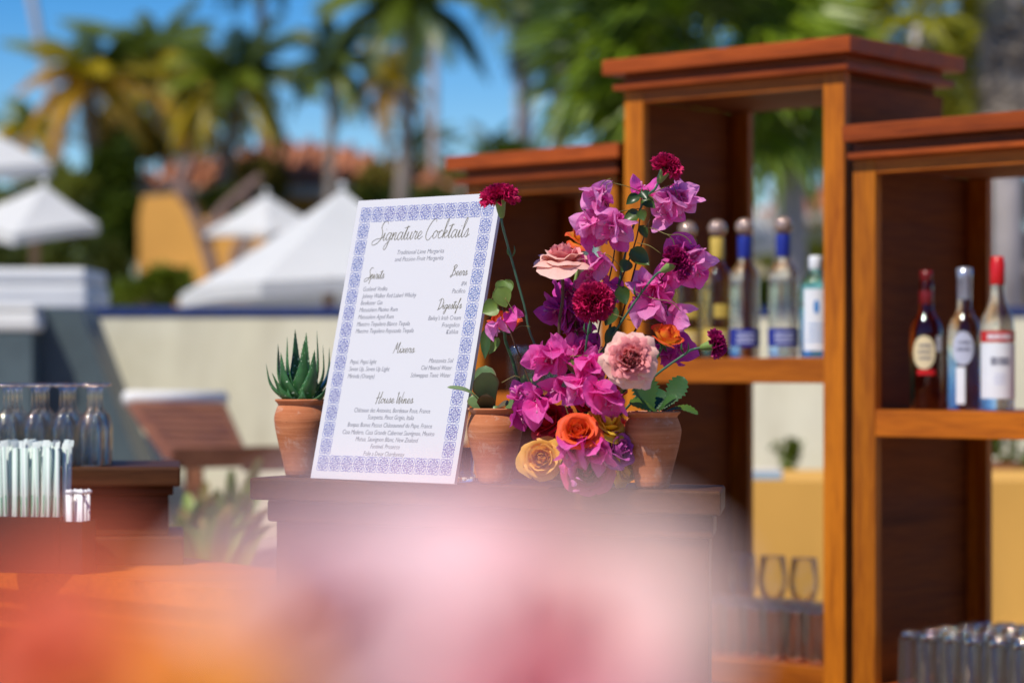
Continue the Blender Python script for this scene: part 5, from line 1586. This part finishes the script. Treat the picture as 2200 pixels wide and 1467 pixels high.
rose('blush garden rose seen from the side, highest of the pale roses', 1210, 552, 3.45, 50, (0.02, -0.20, 1), 30, 1.12, pm_pale, [P(1209, 640, 3.46), P(1204, 740, 3.47)], 11, 'garden_rose', 0.085, 1.0, pm_pink, stem_b, k=0.50)
rose('blush garden rose facing forward with a densely packed pink heart', 1355, 772, 3.31, 45, (0.02, -1, 0.12), 74, 0.92, pm_pale, [P(1335, 840, 3.42)], 12, 'garden_rose', 0.17, 0.85, pm_pink, stem_y, k=0.3)
rose('yellow rosebud edged in orange red on the right below the bougainvillea', 1432, 725, 3.43, 40, (0.38, -0.45, 0.8), 16, 0.42, pm_yor, [P(1395, 790, 3.44), P(1330, 850, 3.46)], 13, 'rosebud', 0.03)
rose('orange rosebud with green leaves beside the edge of the menu board', 1083, 694, 3.47, 38, (-0.08, -0.35, 0.95), 14, 0.38, pm_orange, [P(1100, 770, 3.48), P(1135, 850, 3.48)], 14, 'rosebud', 0.03, 1.0, pm_yor)
rose('orange and yellow rose half hidden behind the blush rose', 1252, 512, 3.53, 36, (0.2, -0.45, 0.9), 16, 0.7, pm_yor, [P(1240, 580, 3.52), P(1234, 660, 3.51)], 15, 'rose', 0.05, 1.0, None, stem_y)
rose('open orange rose at the centre of the low flowers', 1243, 926, 3.345, 42, (-0.05, -0.85, 0.55), 28, 0.75, pm_orange, [], 16)
rose('yellow rose opening sideways right of the orange rose', 1305, 910, 3.37, 40, (0.45, -0.55, 0.7), 20, 0.75, pm_yellow, [], 17, 'rose', 0.06)
rose('apricot yellow rose low on the left beside the pot', 1163, 985, 3.40, 42, (-0.05, -1, 0.18), 26, 0.7, pm_peach, [], 18)
rose('large magenta rose in shade at the bottom front', 1262, 1012, 3.375, 50, (0, -1, 0.10), 28, 0.7, pm_mag, [], 19)
rose('lilac rose with a folded heart right of the magenta rose', 1330, 965, 3.365, 42, (0.55, -0.8, 0.35), 18, 0.85, pm_lilac, [], 20, 'rose', 0.06)
rose('yellow rose low on the right under the lilac rose', 1345, 1008, 3.40, 34, (0.7, -0.6, -0.15), 20, 0.8, pm_yellow, [], 21, 'rose', 0.06)
rose('deep red rose behind the bougainvillea on the left', 1178, 905, 3.45, 42, (-0.5, -0.6, 0.6), 22, 0.7, pm_red, [], 22)
rose('deep red rose between the bougainvillea and the orange rose', 1272, 872, 3.44, 34, (0.0, -0.6, 0.8), 20, 0.6, pm_red, [], 23)
rose('small coral rose tucked against the right pot', 1348, 925, 3.42, 26, (0.8, -0.5, 0.3), 18, 0.6, pm_coral, [], 24, 'rose', 0.08)
rose('small orange rose behind the scalloped leaves', 1322, 838, 3.47, 26, (0.2, -0.5, 0.8), 16, 0.6, pm_yor, [], 25)

# carnations
pm_carn = PB('petal_carnation', [(0.0, (0.20, 0.002, 0.02)), (0.6, (0.42, 0.004, 0.05)), (1.0, (0.55, 0.010, 0.11))], trans=0.22, vein=0.12, obj_var=0.05, rough=0.6)
pm_carn_d = PB('petal_carnation_dark', [(0.0, (0.14, 0.002, 0.03)), (0.6, (0.27, 0.004, 0.07)), (1.0, (0.42, 0.010, 0.15))], trans=0.22, vein=0.12, obj_var=0.05, rough=0.5)
def carnation(label, px, py, d, Rr, axis, via, seed, mat, n=58, flat=1.0, r=0.0017):
    rnd = random.Random(seed)
    t, q, ax, loc = head_root(px, py, d, axis, Rr, 'carnation', label, 'carnation', 'carnations in the arrangement', 0.30)
    for i in range(n):
        s = (i + 0.5) / n
        th = R(8 + 92 * s ** 0.8); ph = i * 2.39996 + rnd.uniform(-0.2, 0.2)
        L = Rr * rnd.uniform(0.86, 1.08) * (0.80 + 0.22 * math.sin(th))
        di = Vector((math.sin(th) * math.cos(ph), math.sin(th) * math.sin(ph), math.cos(th) * flat))
        sd = Vector((-math.sin(ph), math.cos(ph), 0)); 
        rr = rnd.uniform(-1.2, 1.2)
        nr = di.cross(sd).normalized(); sd2 = (sd * math.cos(rr) + nr * math.sin(rr)).normalized(); nr2 = di.cross(sd2).normalized()
        p1, p2, fr = rnd.uniform(0, 6), rnd.uniform(0, 6), rnd.uniform(5, 8)
        W = Rr * rnd.uniform(0.36, 0.50)
        nu_ = 14
        def fn(u, v, di=di, sd2=sd2, nr2=nr2, L=L, W=W, p1=p1, p2=p2, fr=fr):
            a = 2 * u - 1
            zig = 1 + 0.055 * (1 if round(u * nu_) % 2 else -1) * (1 if v > 0.95 else 0)
            l = L * (v * (1 - 0.16 * a * a)) * zig
            ww = W * (0.12 + 0.88 * v ** 1.3)
            ruf = Rr * 0.15 * v ** 2.2 * (math.sin(a * fr + p1) + 0.5 * math.sin(a * fr * 1.9 + p2))
            return di * l + sd2 * (a * ww) + nr2 * ruf + Vector((0, 0, 0.06 * Rr))
        o = MB().grid(fn, nu_, 6).build('petal', mat, t)
        o.rotation_mode = 'QUATERNION'; o.rotation_quaternion = q
    cy = MB().lathe([(0.0022, -Rr * 0.95), (0.0042, -Rr * 0.85), (0.0060, -Rr * 0.55), (0.0072, -Rr * 0.25), (0.0088, 0.0), (0.0080, 0.002)], 14).build('calyx', M('calyx_green', m_plain, (0.16, 0.26, 0.06), 0.5, 0.2, 60), t)
    cy.rotation_mode = 'QUATERNION'; cy.rotation_quaternion = q
    stem(t, loc, ax, via, M('carnation_stem', m_plain, (0.05, 0.13, 0.075), 0.5, 0.2, 30), r, Rr * 0.9)
    # small paired leaves at a joint
    if via:
        w0 = via[0] - loc
        for s in (-1, 1):
            leaf_mesh(w0, w0 + Vector((s * 0.004, -0.004, 0.018)), 0.004, Vector((s, -1, 0.2)), 0.2, 0.3, 0, 'ovate', 0, 3, 6).build('leaf', stem_g, t)
    return t
carnation('burgundy carnation on a tall stem at the top corner of the menu board', 1073, 418, 3.42, 0.0270, (-0.10, -0.12, 1), [P(1098, 553, 3.45), P(1126, 655, 3.46), P(1150, 742, 3.47)], 31, pm_carn, 60, 0.9)
carnation('crimson carnation at the very top of the arrangement', 1436, 355, 3.42, 0.0235, (0.45, -0.25, 0.8), [P(1385, 430, 3.44), P(1350, 520, 3.46), P(1315, 680, 3.47)], 32, pm_carn, 50)
carnation('crimson carnation facing forward in the middle of the arrangement', 1276, 645, 3.40, 0.0295, (0.02, -1, 0.25), [P(1262, 720, 3.44), P(1255, 800, 3.46)], 33, pm_carn, 70)
carnation('dark carnation on a slanting stem against the purple bracts', 1462, 558, 3.41, 0.0265, (0.72, -0.30, 0.45), [P(1370, 640, 3.43), P(1310, 730, 3.45), P(1270, 800, 3.47)], 34, pm_carn_d, 54, 0.7)
carnation('small purple carnation reaching out to the far right', 1543, 738, 3.42, 0.0215, (0.92, -0.25, 0.22), [P(1471, 761, 3.41), P(1402, 812, 3.42), P(1337, 885, 3.45)], 35, pm_carn_d, 46, 0.8)

# bougainvillea
def bract_mesh(seed, mat, L=0.0375, W=0.037):
    rnd = random.Random(seed); c1 = rnd.uniform(0.15, 0.5); b1_ = rnd.uniform(-0.25, 0.30); p1 = rnd.uniform(0, 6); fold = rnd.uniform(0.0, 0.3)
    def fn(u, v):
        a = 2 * u - 1
        vv = min(1, v)
        w = W * 0.5 * (math.sin(math.pi * min(1, (0.06 + 0.94 * vv)) ** 0.66) ** 0.7 if vv < 0.999 else 0.0)
        if vv > 0.9: w *= 1 - 0.25 * (vv - 0.9) / 0.1
        z = c1 * w * a * a * 0.8 + b1_ * L * math.sin(math.pi * vv * 0.9) - fold * 0.12 * w * abs(a)
        z += 0.0009 * (math.sin(a * 4 + p1) * vv + math.sin(vv * 11 + p1 + a * 2) * 0.5)
        z += 0.0006 * math.sin(18 * (vv - 0.45 * abs(a)) + p1) * (1 if abs(a) > 0.1 else 0)
        e = 1 + 0.03 * math.sin(vv * 17 + p1 * 2 + (3 if a > 0 else 0))
        return Vector((a * w * e, 0.0 + z, L * (0.02 + 0.98 * vv) - 0.10 * L * abs(a) * (1 - vv)))
    return MB().grid(fn, 12, 14).mesh('bract', mat)
pm_b1 = PB('bract_magenta', [(0.0, (0.84, 0.06, 0.40)), (0.5, (0.90, 0.12, 0.52)), (1.0, (0.92, 0.18, 0.58))], ribs=0.32, trans=0.5, vein=0.14, obj_var=0.10, rough=0.5)
pm_b2 = PB('bract_orchid', [(0.0, (0.90, 0.20, 0.56)), (0.5, (0.93, 0.32, 0.70)), (1.0, (0.94, 0.40, 0.76))], ribs=0.32, trans=0.5, vein=0.14, obj_var=0.08, rough=0.5)
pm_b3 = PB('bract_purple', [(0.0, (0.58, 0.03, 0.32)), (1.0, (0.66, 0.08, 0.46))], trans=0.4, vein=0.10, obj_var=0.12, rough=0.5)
BR = {m: [bract_mesh(100 + s, mm) for s in range(6)] for m, mm in (('m', pm_b1), ('o', pm_b2), ('p', pm_b3))}
blf = M('bougainvillea_leaf', m_leaf, (0.018, 0.050, 0.010), (0.06, 0.11, 0.015), 0.2, 0.35, 40)
blf_l = M('bougainvillea_leaf_light', m_leaf, (0.10, 0.20, 0.035), (0.20, 0.30, 0.06), 0.3, 0.45, 40)
tube_m = M('floret_cream', m_plain, (0.75, 0.55, 0.40), 0.6, 0.1, 60)
rb = random.Random(99)
FB = MB().tube([(0, 0, 0.002), (0.0, 0.001, 0.012), (0.001, 0.002, 0.019)], [0.0006, 0.0011, 0.0016], 6).mesh('floret', M('floret_pink', m_plain, (0.62, 0.22, 0.40), 0.6, 0.15, 90))

def bougain(label, root_d, path, clusters, leaves=(), tendrils=(), stem_r=0.0013, stem_mat=None):
    t = thing('bougainvillea_branch', label, 'bougainvillea', MOUTH, 0, 'bougainvillea branches in the arrangement')
    o = MOUTH
    if path:
        cp = catmull([Vector((0, 0, 0))] + [P(x, y, dd) - o for x, y, dd in path], 6)
        MB().tube(cp, [stem_r * (1.3 - 0.7 * i / len(cp)) for i in range(len(cp))], 6).build('stem', stem_mat or stem_b, t)
    else: cp = [Vector((0, 0, 0))]
    extra = []
    for cl_ in clusters:
        if len(clusters) > 3 and rb.random() < 0.45:
            extra.append((cl_[0] + rb.uniform(-17, 17), cl_[1] + rb.uniform(-15, 15), cl_[2] + 0.012, cl_[3] + rb.uniform(-90, 90), cl_[4], cl_[5] * 0.9))
    for (x, y, dd, ang, m, sc) in list(clusters) + extra:
        c = P(x, y, dd) - o
        a = R(ang)
        ax = Vector((math.cos(a), rb.uniform(-0.9, -0.35), math.sin(a))).normalized()
        q0 = Vector((0, 0, 1)).rotation_difference(ax)
        base = c - ax * 0.018 * sc
        # twig to the nearest point of the stem
        near = min(cp, key=lambda p: (p - base).length)
        if (near - base).length < 0.09:
            md = near.lerp(base, 0.5) + Vector((0, 0, 0.003))
            MB().tube(catmull([near, md, base], 4), 0.0006, 5).build('twig', tendril_m if rb.random() < 0.5 else stem_b, t)
        r0 = rb.uniform(0, 6.28)
        nb_ = 3
        for k in range(nb_):
            az = r0 + k * 2 * math.pi / nb_ + rb.uniform(-0.25, 0.25)
            tilt = rb.uniform(0.35, 0.85)
            qq = q0 @ Quaternion((0, 0, 1), az) @ Quaternion((1, 0, 0), -tilt)
            ob = link('bract', rb.choice(BR[m]), t, None, base)
            ob.rotation_mode = 'QUATERNION'; ob.rotation_quaternion = qq
            s_ = sc * rb.uniform(0.72, 0.98); ob.scale = (s_, s_, s_)
        for k in range(2):
            ob = link('floret', FB, t, None, base)
            ob.rotation_mode = 'QUATERNION'; ob.rotation_quaternion = q0 @ Quaternion((0, 0, 1), r0 + k * 2.2) @ Quaternion((1, 0, 0), -0.22)
    for (x, y, dd, tx, ty, w, lm) in leaves:
        b_ = P(x, y, dd) - o; tp = P(tx, ty, dd + rb.uniform(-0.01, 0.006)) - o
        leaf_mesh(b_, tp, w, Vector((rb.uniform(-0.5, 0.3), -1, rb.uniform(0.1, 0.7))), rb.uniform(-0.1, 0.15), 0.35, 0, 'ovate', 0, 8, 10).build('leaf', blf if lm == 'd' else blf_l, t)
    for td in tendrils:
        cpt = catmull([P(x, y, dd) - o for x, y, dd in td], 5)
        MB().tube(cpt, 0.00062, 5).build('tendril', tendril_m, t)
    return t

bougain('bougainvillea branch leading up behind the crimson carnation with dark leaves', 3.46,
        [(1300, 780, 3.47), (1322, 640, 3.47), (1368, 510, 3.46), (1379, 410, 3.45)],
        [(1385, 395, 3.47, 80, 'm', 0.95), (1378, 425, 3.46, 260, 'm', 0.7)],
        [(1374, 420, 3.44, 1345, 440, 0.016, 'd'), (1378, 412, 3.43, 1390, 428, 0.015, 'd'), (1380, 428, 3.44, 1408, 448, 0.017, 'd'), (1374, 455, 3.44, 1338, 478, 0.022, 'd'), (1376, 450, 3.43, 1384, 475, 0.015, 'd'), (1375, 484, 3.45, 1390, 512, 0.014, 'd'),
         (1355, 535, 3.45, 1395, 570, 0.026, 'd'), (1352, 560, 3.45, 1335, 585, 0.020, 'd'), (1330, 615, 3.44, 1346, 655, 0.022, 'd'), (1325, 660, 3.46, 1300, 700, 0.020, 'd'), (1320, 700, 3.45, 1310, 760, 0.026, 'd'), (1345, 500, 3.46, 1330, 520, 0.016, 'd')],
        [[(1376, 412, 3.44), (1345, 400, 3.43), (1318, 393, 3.43), (1311, 384, 3.42), (1296, 392, 3.43), (1290, 400, 3.43)], [(1318, 393, 3.43), (1305, 396, 3.43), (1302, 408, 3.43)], [(1376, 448, 3.45), (1330, 455, 3.44), (1316, 464, 3.44)],
         [(1376, 485, 3.45), (1405, 492, 3.43), (1434, 504, 3.42), (1460, 504, 3.42), (1476, 512, 3.42), (1486, 525, 3.42)], [(1434, 504, 3.42), (1445, 515, 3.42), (1450, 530, 3.42)], [(1380, 412, 3.44), (1398, 422, 3.43), (1412, 436, 3.43)], [(1392, 420, 3.43), (1440, 398, 3.42), (1450, 408, 3.42), (1456, 425, 3.42)],
         [(1335, 575, 3.44), (1310, 550, 3.43), (1290, 545, 3.43)], [(1325, 612, 3.45), (1400, 640, 3.43), (1440, 648, 3.42), (1462, 668, 3.42)], [(1370, 522, 3.45), (1395, 528, 3.44), (1420, 545, 3.44)], [(1318, 675, 3.45), (1360, 690, 3.44)]])
bougain('upper left bougainvillea spray of pale orchid bracts over the blush rose', 3.47,
        [(1270, 800, 3.50), (1300, 640, 3.49), (1320, 540, 3.48), (1315, 470, 3.46)],
        [(1268, 425, 3.44, 215, 'o', 1.05), (1302, 418, 3.43, 20, 'o', 1.0), (1290, 438, 3.45, 275, 'm', 1.1), 
         (1250, 475, 3.44, 160, 'o', 1.0), (1262, 492, 3.44, 250, 'o', 0.9), (1300, 490, 3.42, 235, 'o', 1.15), (1322, 492, 3.43, 280, 'm', 1.0), (1346, 500, 3.42, 320, 'o', 1.05), (1295, 520, 3.45, 250, 'm', 1.0), (1330, 520, 3.45, 290, 'm', 1.0)])
bougain('upper right bougainvillea spray of pale bracts under the top carnation', 3.45,
        [(1330, 700, 3.48), (1380, 520, 3.47), (1408, 450, 3.46), (1445, 425, 3.44)],
        [(1432, 408, 3.45, 100, 'o', 1.15), (1425, 450, 3.43, 240, 'o', 1.05), (1452, 440, 3.42, 300, 'o', 1.0), (1488, 415, 3.43, 20, 'o', 1.05), (1478, 440, 3.44, 300, 'o', 1.0), (1460, 460, 3.43, 330, 'm', 0.85), (1455, 420, 3.45, 60, 'm', 0.8)])
bougain('right bougainvillea spray surrounding the dark carnation', 3.45,
        [(1310, 800, 3.48), (1370, 700, 3.47), (1420, 600, 3.46), (1470, 550, 3.45)],
        [(1450, 535, 3.45, 120, 'm', 1.1), (1480, 530, 3.46, 70, 'm', 1.05), (1498, 558, 3.45, 0, 'o', 1.1), (1490, 590, 3.45, 310, 'm', 1.0), (1445, 600, 3.45, 250, 'm', 1.1), (1418, 590, 3.46, 110, 'm', 0.9), ])
bougain('lower right bougainvillea spray above the yellow rosebud', 3.45,
        [(1300, 820, 3.48), (1350, 740, 3.47), (1390, 670, 3.46), (1440, 650, 3.45)],
        [(1380, 600, 3.45, 130, 'o', 1.1), (1392, 635, 3.44, 230, 'm', 1.1), (1370, 660, 3.46, 200, 'm', 1.05), (1395, 680, 3.43, 265, 'o', 1.1), (1420, 660, 3.45, 300, 'm', 1.05), (1470, 685, 3.45, 340, 'o', 1.15), (1432, 620, 3.46, 60, 'm', 0.9), (1455, 745, 3.48, 290, 'p', 1.2), (1420, 765, 3.48, 240, 'p', 1.0)])
bougain('middle bougainvillea spray right of the blush rose', 3.46,
        [(1262, 820, 3.49), (1270, 700, 3.48), (1285, 610, 3.47), (1295, 570, 3.46)],
        [(1270, 560, 3.45, 90, 'm', 1.0), (1290, 580, 3.44, 270, 'o', 1.15), (1310, 625, 3.46, 270, 'm', 1.0), (1260, 600, 3.47, 200, 'm', 1.0), (1298, 640, 3.47, 240, 'p', 0.9)])
bougain('shaded purple bougainvillea spray left of the stems', 3.49,
        [(1245, 830, 3.51), (1225, 740, 3.51), (1215, 660, 3.51), (1205, 620, 3.51)],
        [(1215, 615, 3.52, 80, 'p', 1.1), (1225, 640, 3.51, 290, 'p', 1.1), (1170, 665, 3.50, 170, 'p', 1.15), (1190, 675, 3.50, 230, 'p', 1.15), (1225, 690, 3.51, 270, 'p', 1.2), (1245, 715, 3.50, 300, 'p', 1.1), (1262, 690, 3.51, 20, 'p', 1.0)])
bougain('lower left bougainvillea spray of bright magenta bracts', 3.43,
        [(1240, 850, 3.45), (1220, 800, 3.44), (1180, 760, 3.42)],
        [(1160, 752, 3.41, 130, 'm', 1.05), (1152, 782, 3.41, 200, 'm', 1.05), (1180, 780, 3.40, 265, 'm', 1.1), (1208, 785, 3.41, 300, 'm', 1.0), (1195, 745, 3.43, 90, 'm', 0.95), (1240, 745, 3.46, 80, 'm', 1.2), (1252, 770, 3.46, 280, 'm', 1.1), (1265, 740, 3.47, 60, 'p', 1.0)],
        [(1228, 770, 3.42, 1238, 805, 0.018, 'l'), (1225, 775, 3.43, 1220, 810, 0.012, 'd'), (1250, 780, 3.43, 1262, 800, 0.014, 'd')],
        [[(1218, 766, 3.42), (1260, 764, 3.41), (1282, 768, 3.41), (1294, 783, 3.41)]])
bougain('central bougainvillea cascade over the orange rose', 3.41,
        [(1255, 860, 3.43), (1265, 820, 3.41), (1275, 790, 3.40)],
        [(1268, 785, 3.40, 100, 'm', 1.05), (1262, 800, 3.39, 260, 'm', 1.1), (1290, 800, 3.39, 300, 'm', 1.1), (1222, 835, 3.39, 200, 'm', 1.1), (1240, 850, 3.38, 255, 'o', 1.25), (1262, 838, 3.38, 30, 'm', 1.15), (1304, 850, 3.34, 330, 'm', 1.25), (1312, 872, 3.34, 290, 'm', 1.2), (1245, 815, 3.40, 120, 'm', 1.0)],
        [], [[(1214, 870, 3.37), (1222, 893, 3.37), (1232, 915, 3.37)], [(1224, 900, 3.37), (1242, 908, 3.37), (1255, 920, 3.37)]])
bougain('bougainvillea spray hanging left over the red rose', 3.43,
        [(1235, 870, 3.45), (1200, 850, 3.43), (1165, 855, 3.42)],
        [(1180, 838, 3.41, 200, 'm', 1.1), (1150, 870, 3.42, 230, 'm', 1.1), (1138, 890, 3.43, 250, 'p', 1.15), (1158, 895, 3.41, 280, 'm', 1.2), (1115, 850, 3.45, 170, 'p', 0.95), (1108, 838, 3.46, 120, 'm', 0.8), (1132, 855, 3.44, 200, 'p', 1.0), (1120, 880, 3.46, 230, 'p', 1.0)])
bougain('lowest bougainvillea spray hanging over the magenta rose', 3.37,
        [(1255, 930, 3.40), (1250, 945, 3.36), (1245, 950, 3.35)],
        [(1222, 968, 3.345, 200, 'm', 1.1), (1232, 975, 3.34, 260, 'm', 1.25), (1212, 985, 3.345, 240, 'm', 1.0), (1272, 965, 3.345, 300, 'm', 1.0), (1284, 978, 3.34, 300, 'm', 1.15), (1295, 1000, 3.34, 290, 'm', 1.0), ])
bougain('bougainvillea tip with two crumpled pink bracts and green leaves over the orange rosebud', 3.44,
        [(1160, 860, 3.46), (1115, 760, 3.46), (1088, 690, 3.45), (1075, 640, 3.44)],
        [(1072, 712, 3.43, 285, 'o', 0.75), (1108, 684, 3.43, 320, 'm', 0.80)],
        [(1082, 602, 3.43, 1078, 640, 0.026, 'l'), (1066, 618, 3.42, 1088, 661, 0.030, 'l'), (1070, 655, 3.42, 1036, 672, 0.026, 'l'), (1086, 600, 3.44, 1098, 628, 0.018, 'l'), (1045, 705, 3.45, 1042, 772, 0.016, 'd'), (1072, 725, 3.45, 1050, 762, 0.012, 'l')],
        [[(1052, 660, 3.43), (1062, 625, 3.43), (1072, 605, 3.43), (1082, 602, 3.43)], [(1085, 640, 3.42), (1098, 660, 3.42), (1104, 672, 3.42)], [(1078, 822, 3.45), (1105, 808, 3.45), (1118, 812, 3.45)], [(1105, 708, 3.45), (1120, 700, 3.45), (1140, 702, 3.45)]])

# fallen bits on the front edge
for i, (x, y, a) in enumerate(((1246, 1030, 0.4), (1228, 1037, 2.0), (1238, 1050, 3.2))):
    ob = link('fallen_petal', BR['o'][i], None, None, P(x, y, 3.30 + 0.01 * i))
    ob.scale = (0.28,) * 3; ob.rotation_euler = (R(70) * (1 if i else -1), a, a)
    tag(ob, ('topmost of three pink petal scraps hanging below the magenta rose', 'leftmost pink petal scrap hanging below the magenta rose', 'lowest pink petal scrap before the edge of the dark stand')[i], 'petal')

# small cut glass behind the board, between it and the middle pot
tg_ = P(992, 0, 3.54)
gl_ = link('votive_glass', MB().lathe([(0.0005, 0), (0.018, 0), (0.020, 0.002), (0.021, 0.008), (0.0175, 0.014), (0.019, 0.05), (0.0182, 0.05), (0.0165, 0.016), (0.0005, 0.014)], 8).mesh('votive_glass', M('votive', m_refract, (1, 1, 1), 0.0, 1.45)), None, None, (tg_.x, tg_.y + 0.02, ZT + 0.001))
tag(gl_, 'small faceted clear glass standing between the menu board and the middle pot', 'glass')

# ================================================================= FLOWERS CLOSE TO THE CAMERA
ct = thing('cocktail_table', 'small round wooden table under the blurred roses nearest the camera', 'table', (0.0, 0.50, 0))
MB().lathe([(0.0005, 1.078), (0.16, 1.078), (0.165, 1.083), (0.165, 1.095), (0.16, 1.10), (0.0005, 1.10)], 40).build('tabletop', walnut_x, ct)
MB().lathe([(0.10, 0.0), (0.10, 0.02), (0.03, 0.035), (0.025, 0.10), (0.025, 1.076)], 20).build('pedestal', walnut_z, ct)
fv = thing('vase', 'white ceramic vase holding the blurred foreground roses', 'vase', (-0.01, 0.50, 1.101))
MB().lathe([(0.0005, 0), (0.045, 0), (0.05, 0.003), (0.06, 0.05), (0.05, 0.11), (0.042, 0.15), (0.045, 0.165), (0.042, 0.165), (0.038, 0.15), (0.045, 0.11), (0.0005, 0.02)], 30).build('body', white_r, fv)
FM = Vector((-0.01, 0.50, 1.262))
pm_fp = PB('petal_shell_pink', [(0.0, (0.90, 0.52, 0.55)), (0.5, (0.91, 0.60, 0.63)), (1.0, (0.92, 0.68, 0.71))], trans=0.12, vein=0.03, obj_var=0.03)
pm_fr = PB('petal_candy_pink', [(0.0, (0.90, 0.26, 0.33)), (0.5, (0.92, 0.34, 0.40)), (1.0, (0.93, 0.44, 0.50))], trans=0.15, vein=0.03, obj_var=0.04)
pm_fo = PB('petal_tangerine', [(0.0, (0.92, 0.36, 0.02)), (1.0, (0.92, 0.33, 0.04))], trans=0.15, vein=0.03, obj_var=0.04)
pm_fy = PB('petal_golden', [(0.0, (0.90, 0.42, 0.02)), (1.0, (0.92, 0.40, 0.02))], trans=0.15, vein=0.03, obj_var=0.04)
pm_fd = PB('petal_vermilion', [(0.0, (0.88, 0.20, 0.09)), (1.0, (0.90, 0.22, 0.12))], trans=0.3, vein=0.03, obj_var=0.04)
def near(label, px, py, d, rad, axis, mat, seed, inner=None):
    rose(label, px, py, d, 0, axis, 26, 0.95, mat, [], seed, 'foreground_rose', 0.05, 1.0, inner, None, 'rose', rad * 0.82, FM)
near('pale shell pink rose blurred at the bottom left of centre, palest of the near bunch', 720, 1370, 0.42, 0.0320, (-0.2, -0.8, 0.58), pm_fp, 41, pm_fp)
near('candy pink rose blurred lowest between the two pale ones', 1120, 1510, 0.41, 0.0270, (-0.1, -0.8, 0.6), pm_fr, 42)
near('peach pale rose blurred at the right of the near bunch', 1200, 1375, 0.42, 0.0285, (-0.1, -0.8, 0.58), PB('petal_pale_peach', [(0.0, (0.93, 0.60, 0.54)), (1.0, (0.95, 0.68, 0.63))], trans=0.12, vein=0.03, obj_var=0.03), 43)
near('rosy bloom blurred between the pale rose and the peach rose', 985, 1240, 0.455, 0.0220, (-0.1, -0.8, 0.6), pm_fr, 44, pm_fr)
near('rosy bloom blurred in the middle of the near bunch, under the other pinks', 1010, 1370, 0.47, 0.0240, (-0.1, -0.8, 0.6), pm_fr, 47, pm_fr)
near('orange rose blurred at the lower left of the near bunch', 230, 1500, 0.40, 0.0210, (-0.2, -0.8, 0.6), pm_fo, 45)
near('golden orange rose blurred between the orange and the palest rose', 480, 1500, 0.41, 0.0190, (-0.2, -0.8, 0.6), pm_fy, 48)
near('coral rose blurred at the left edge of the near bunch', 60, 1390, 0.40, 0.0190, (-0.3, -0.8, 0.5), pm_fd, 46)

nl_m = M('near_leaf', m_leaf, (0.05, 0.12, 0.03), (0.12, 0.22, 0.05), 0.2, 0.45, 20)
for i, (x, y, tx, ty, dd) in enumerate(((560, 1560, 640, 1430, 0.43), (330, 1600, 300, 1380, 0.44), (1010, 1600, 960, 1500, 0.41))):
    b_ = P(x, y, dd); tp = P(tx, ty, dd)
    t = thing('rose_leaf_sprig', ('green leaf sprig blurred between the golden and the palest rose', 'green leaf sprig blurred above the orange rose', 'green leaf sprig blurred under the middle rosy bloom')[i], 'leaf sprig', FM, 0, 'greenery in the near vase')
    leaf_mesh(b_ - FM, tp - FM, 0.012, Vector((0, -1, 0.4)), 0.1, 0.3, 0, 'ovate', 0, 6, 8).build('leaf', nl_m, t)
    MB().tube([(0, 0, 0), (b_ - FM) * 0.5 + Vector((0, 0, -0.005)), b_ - FM], 0.0016, 6).build('stem', stem_g, t)
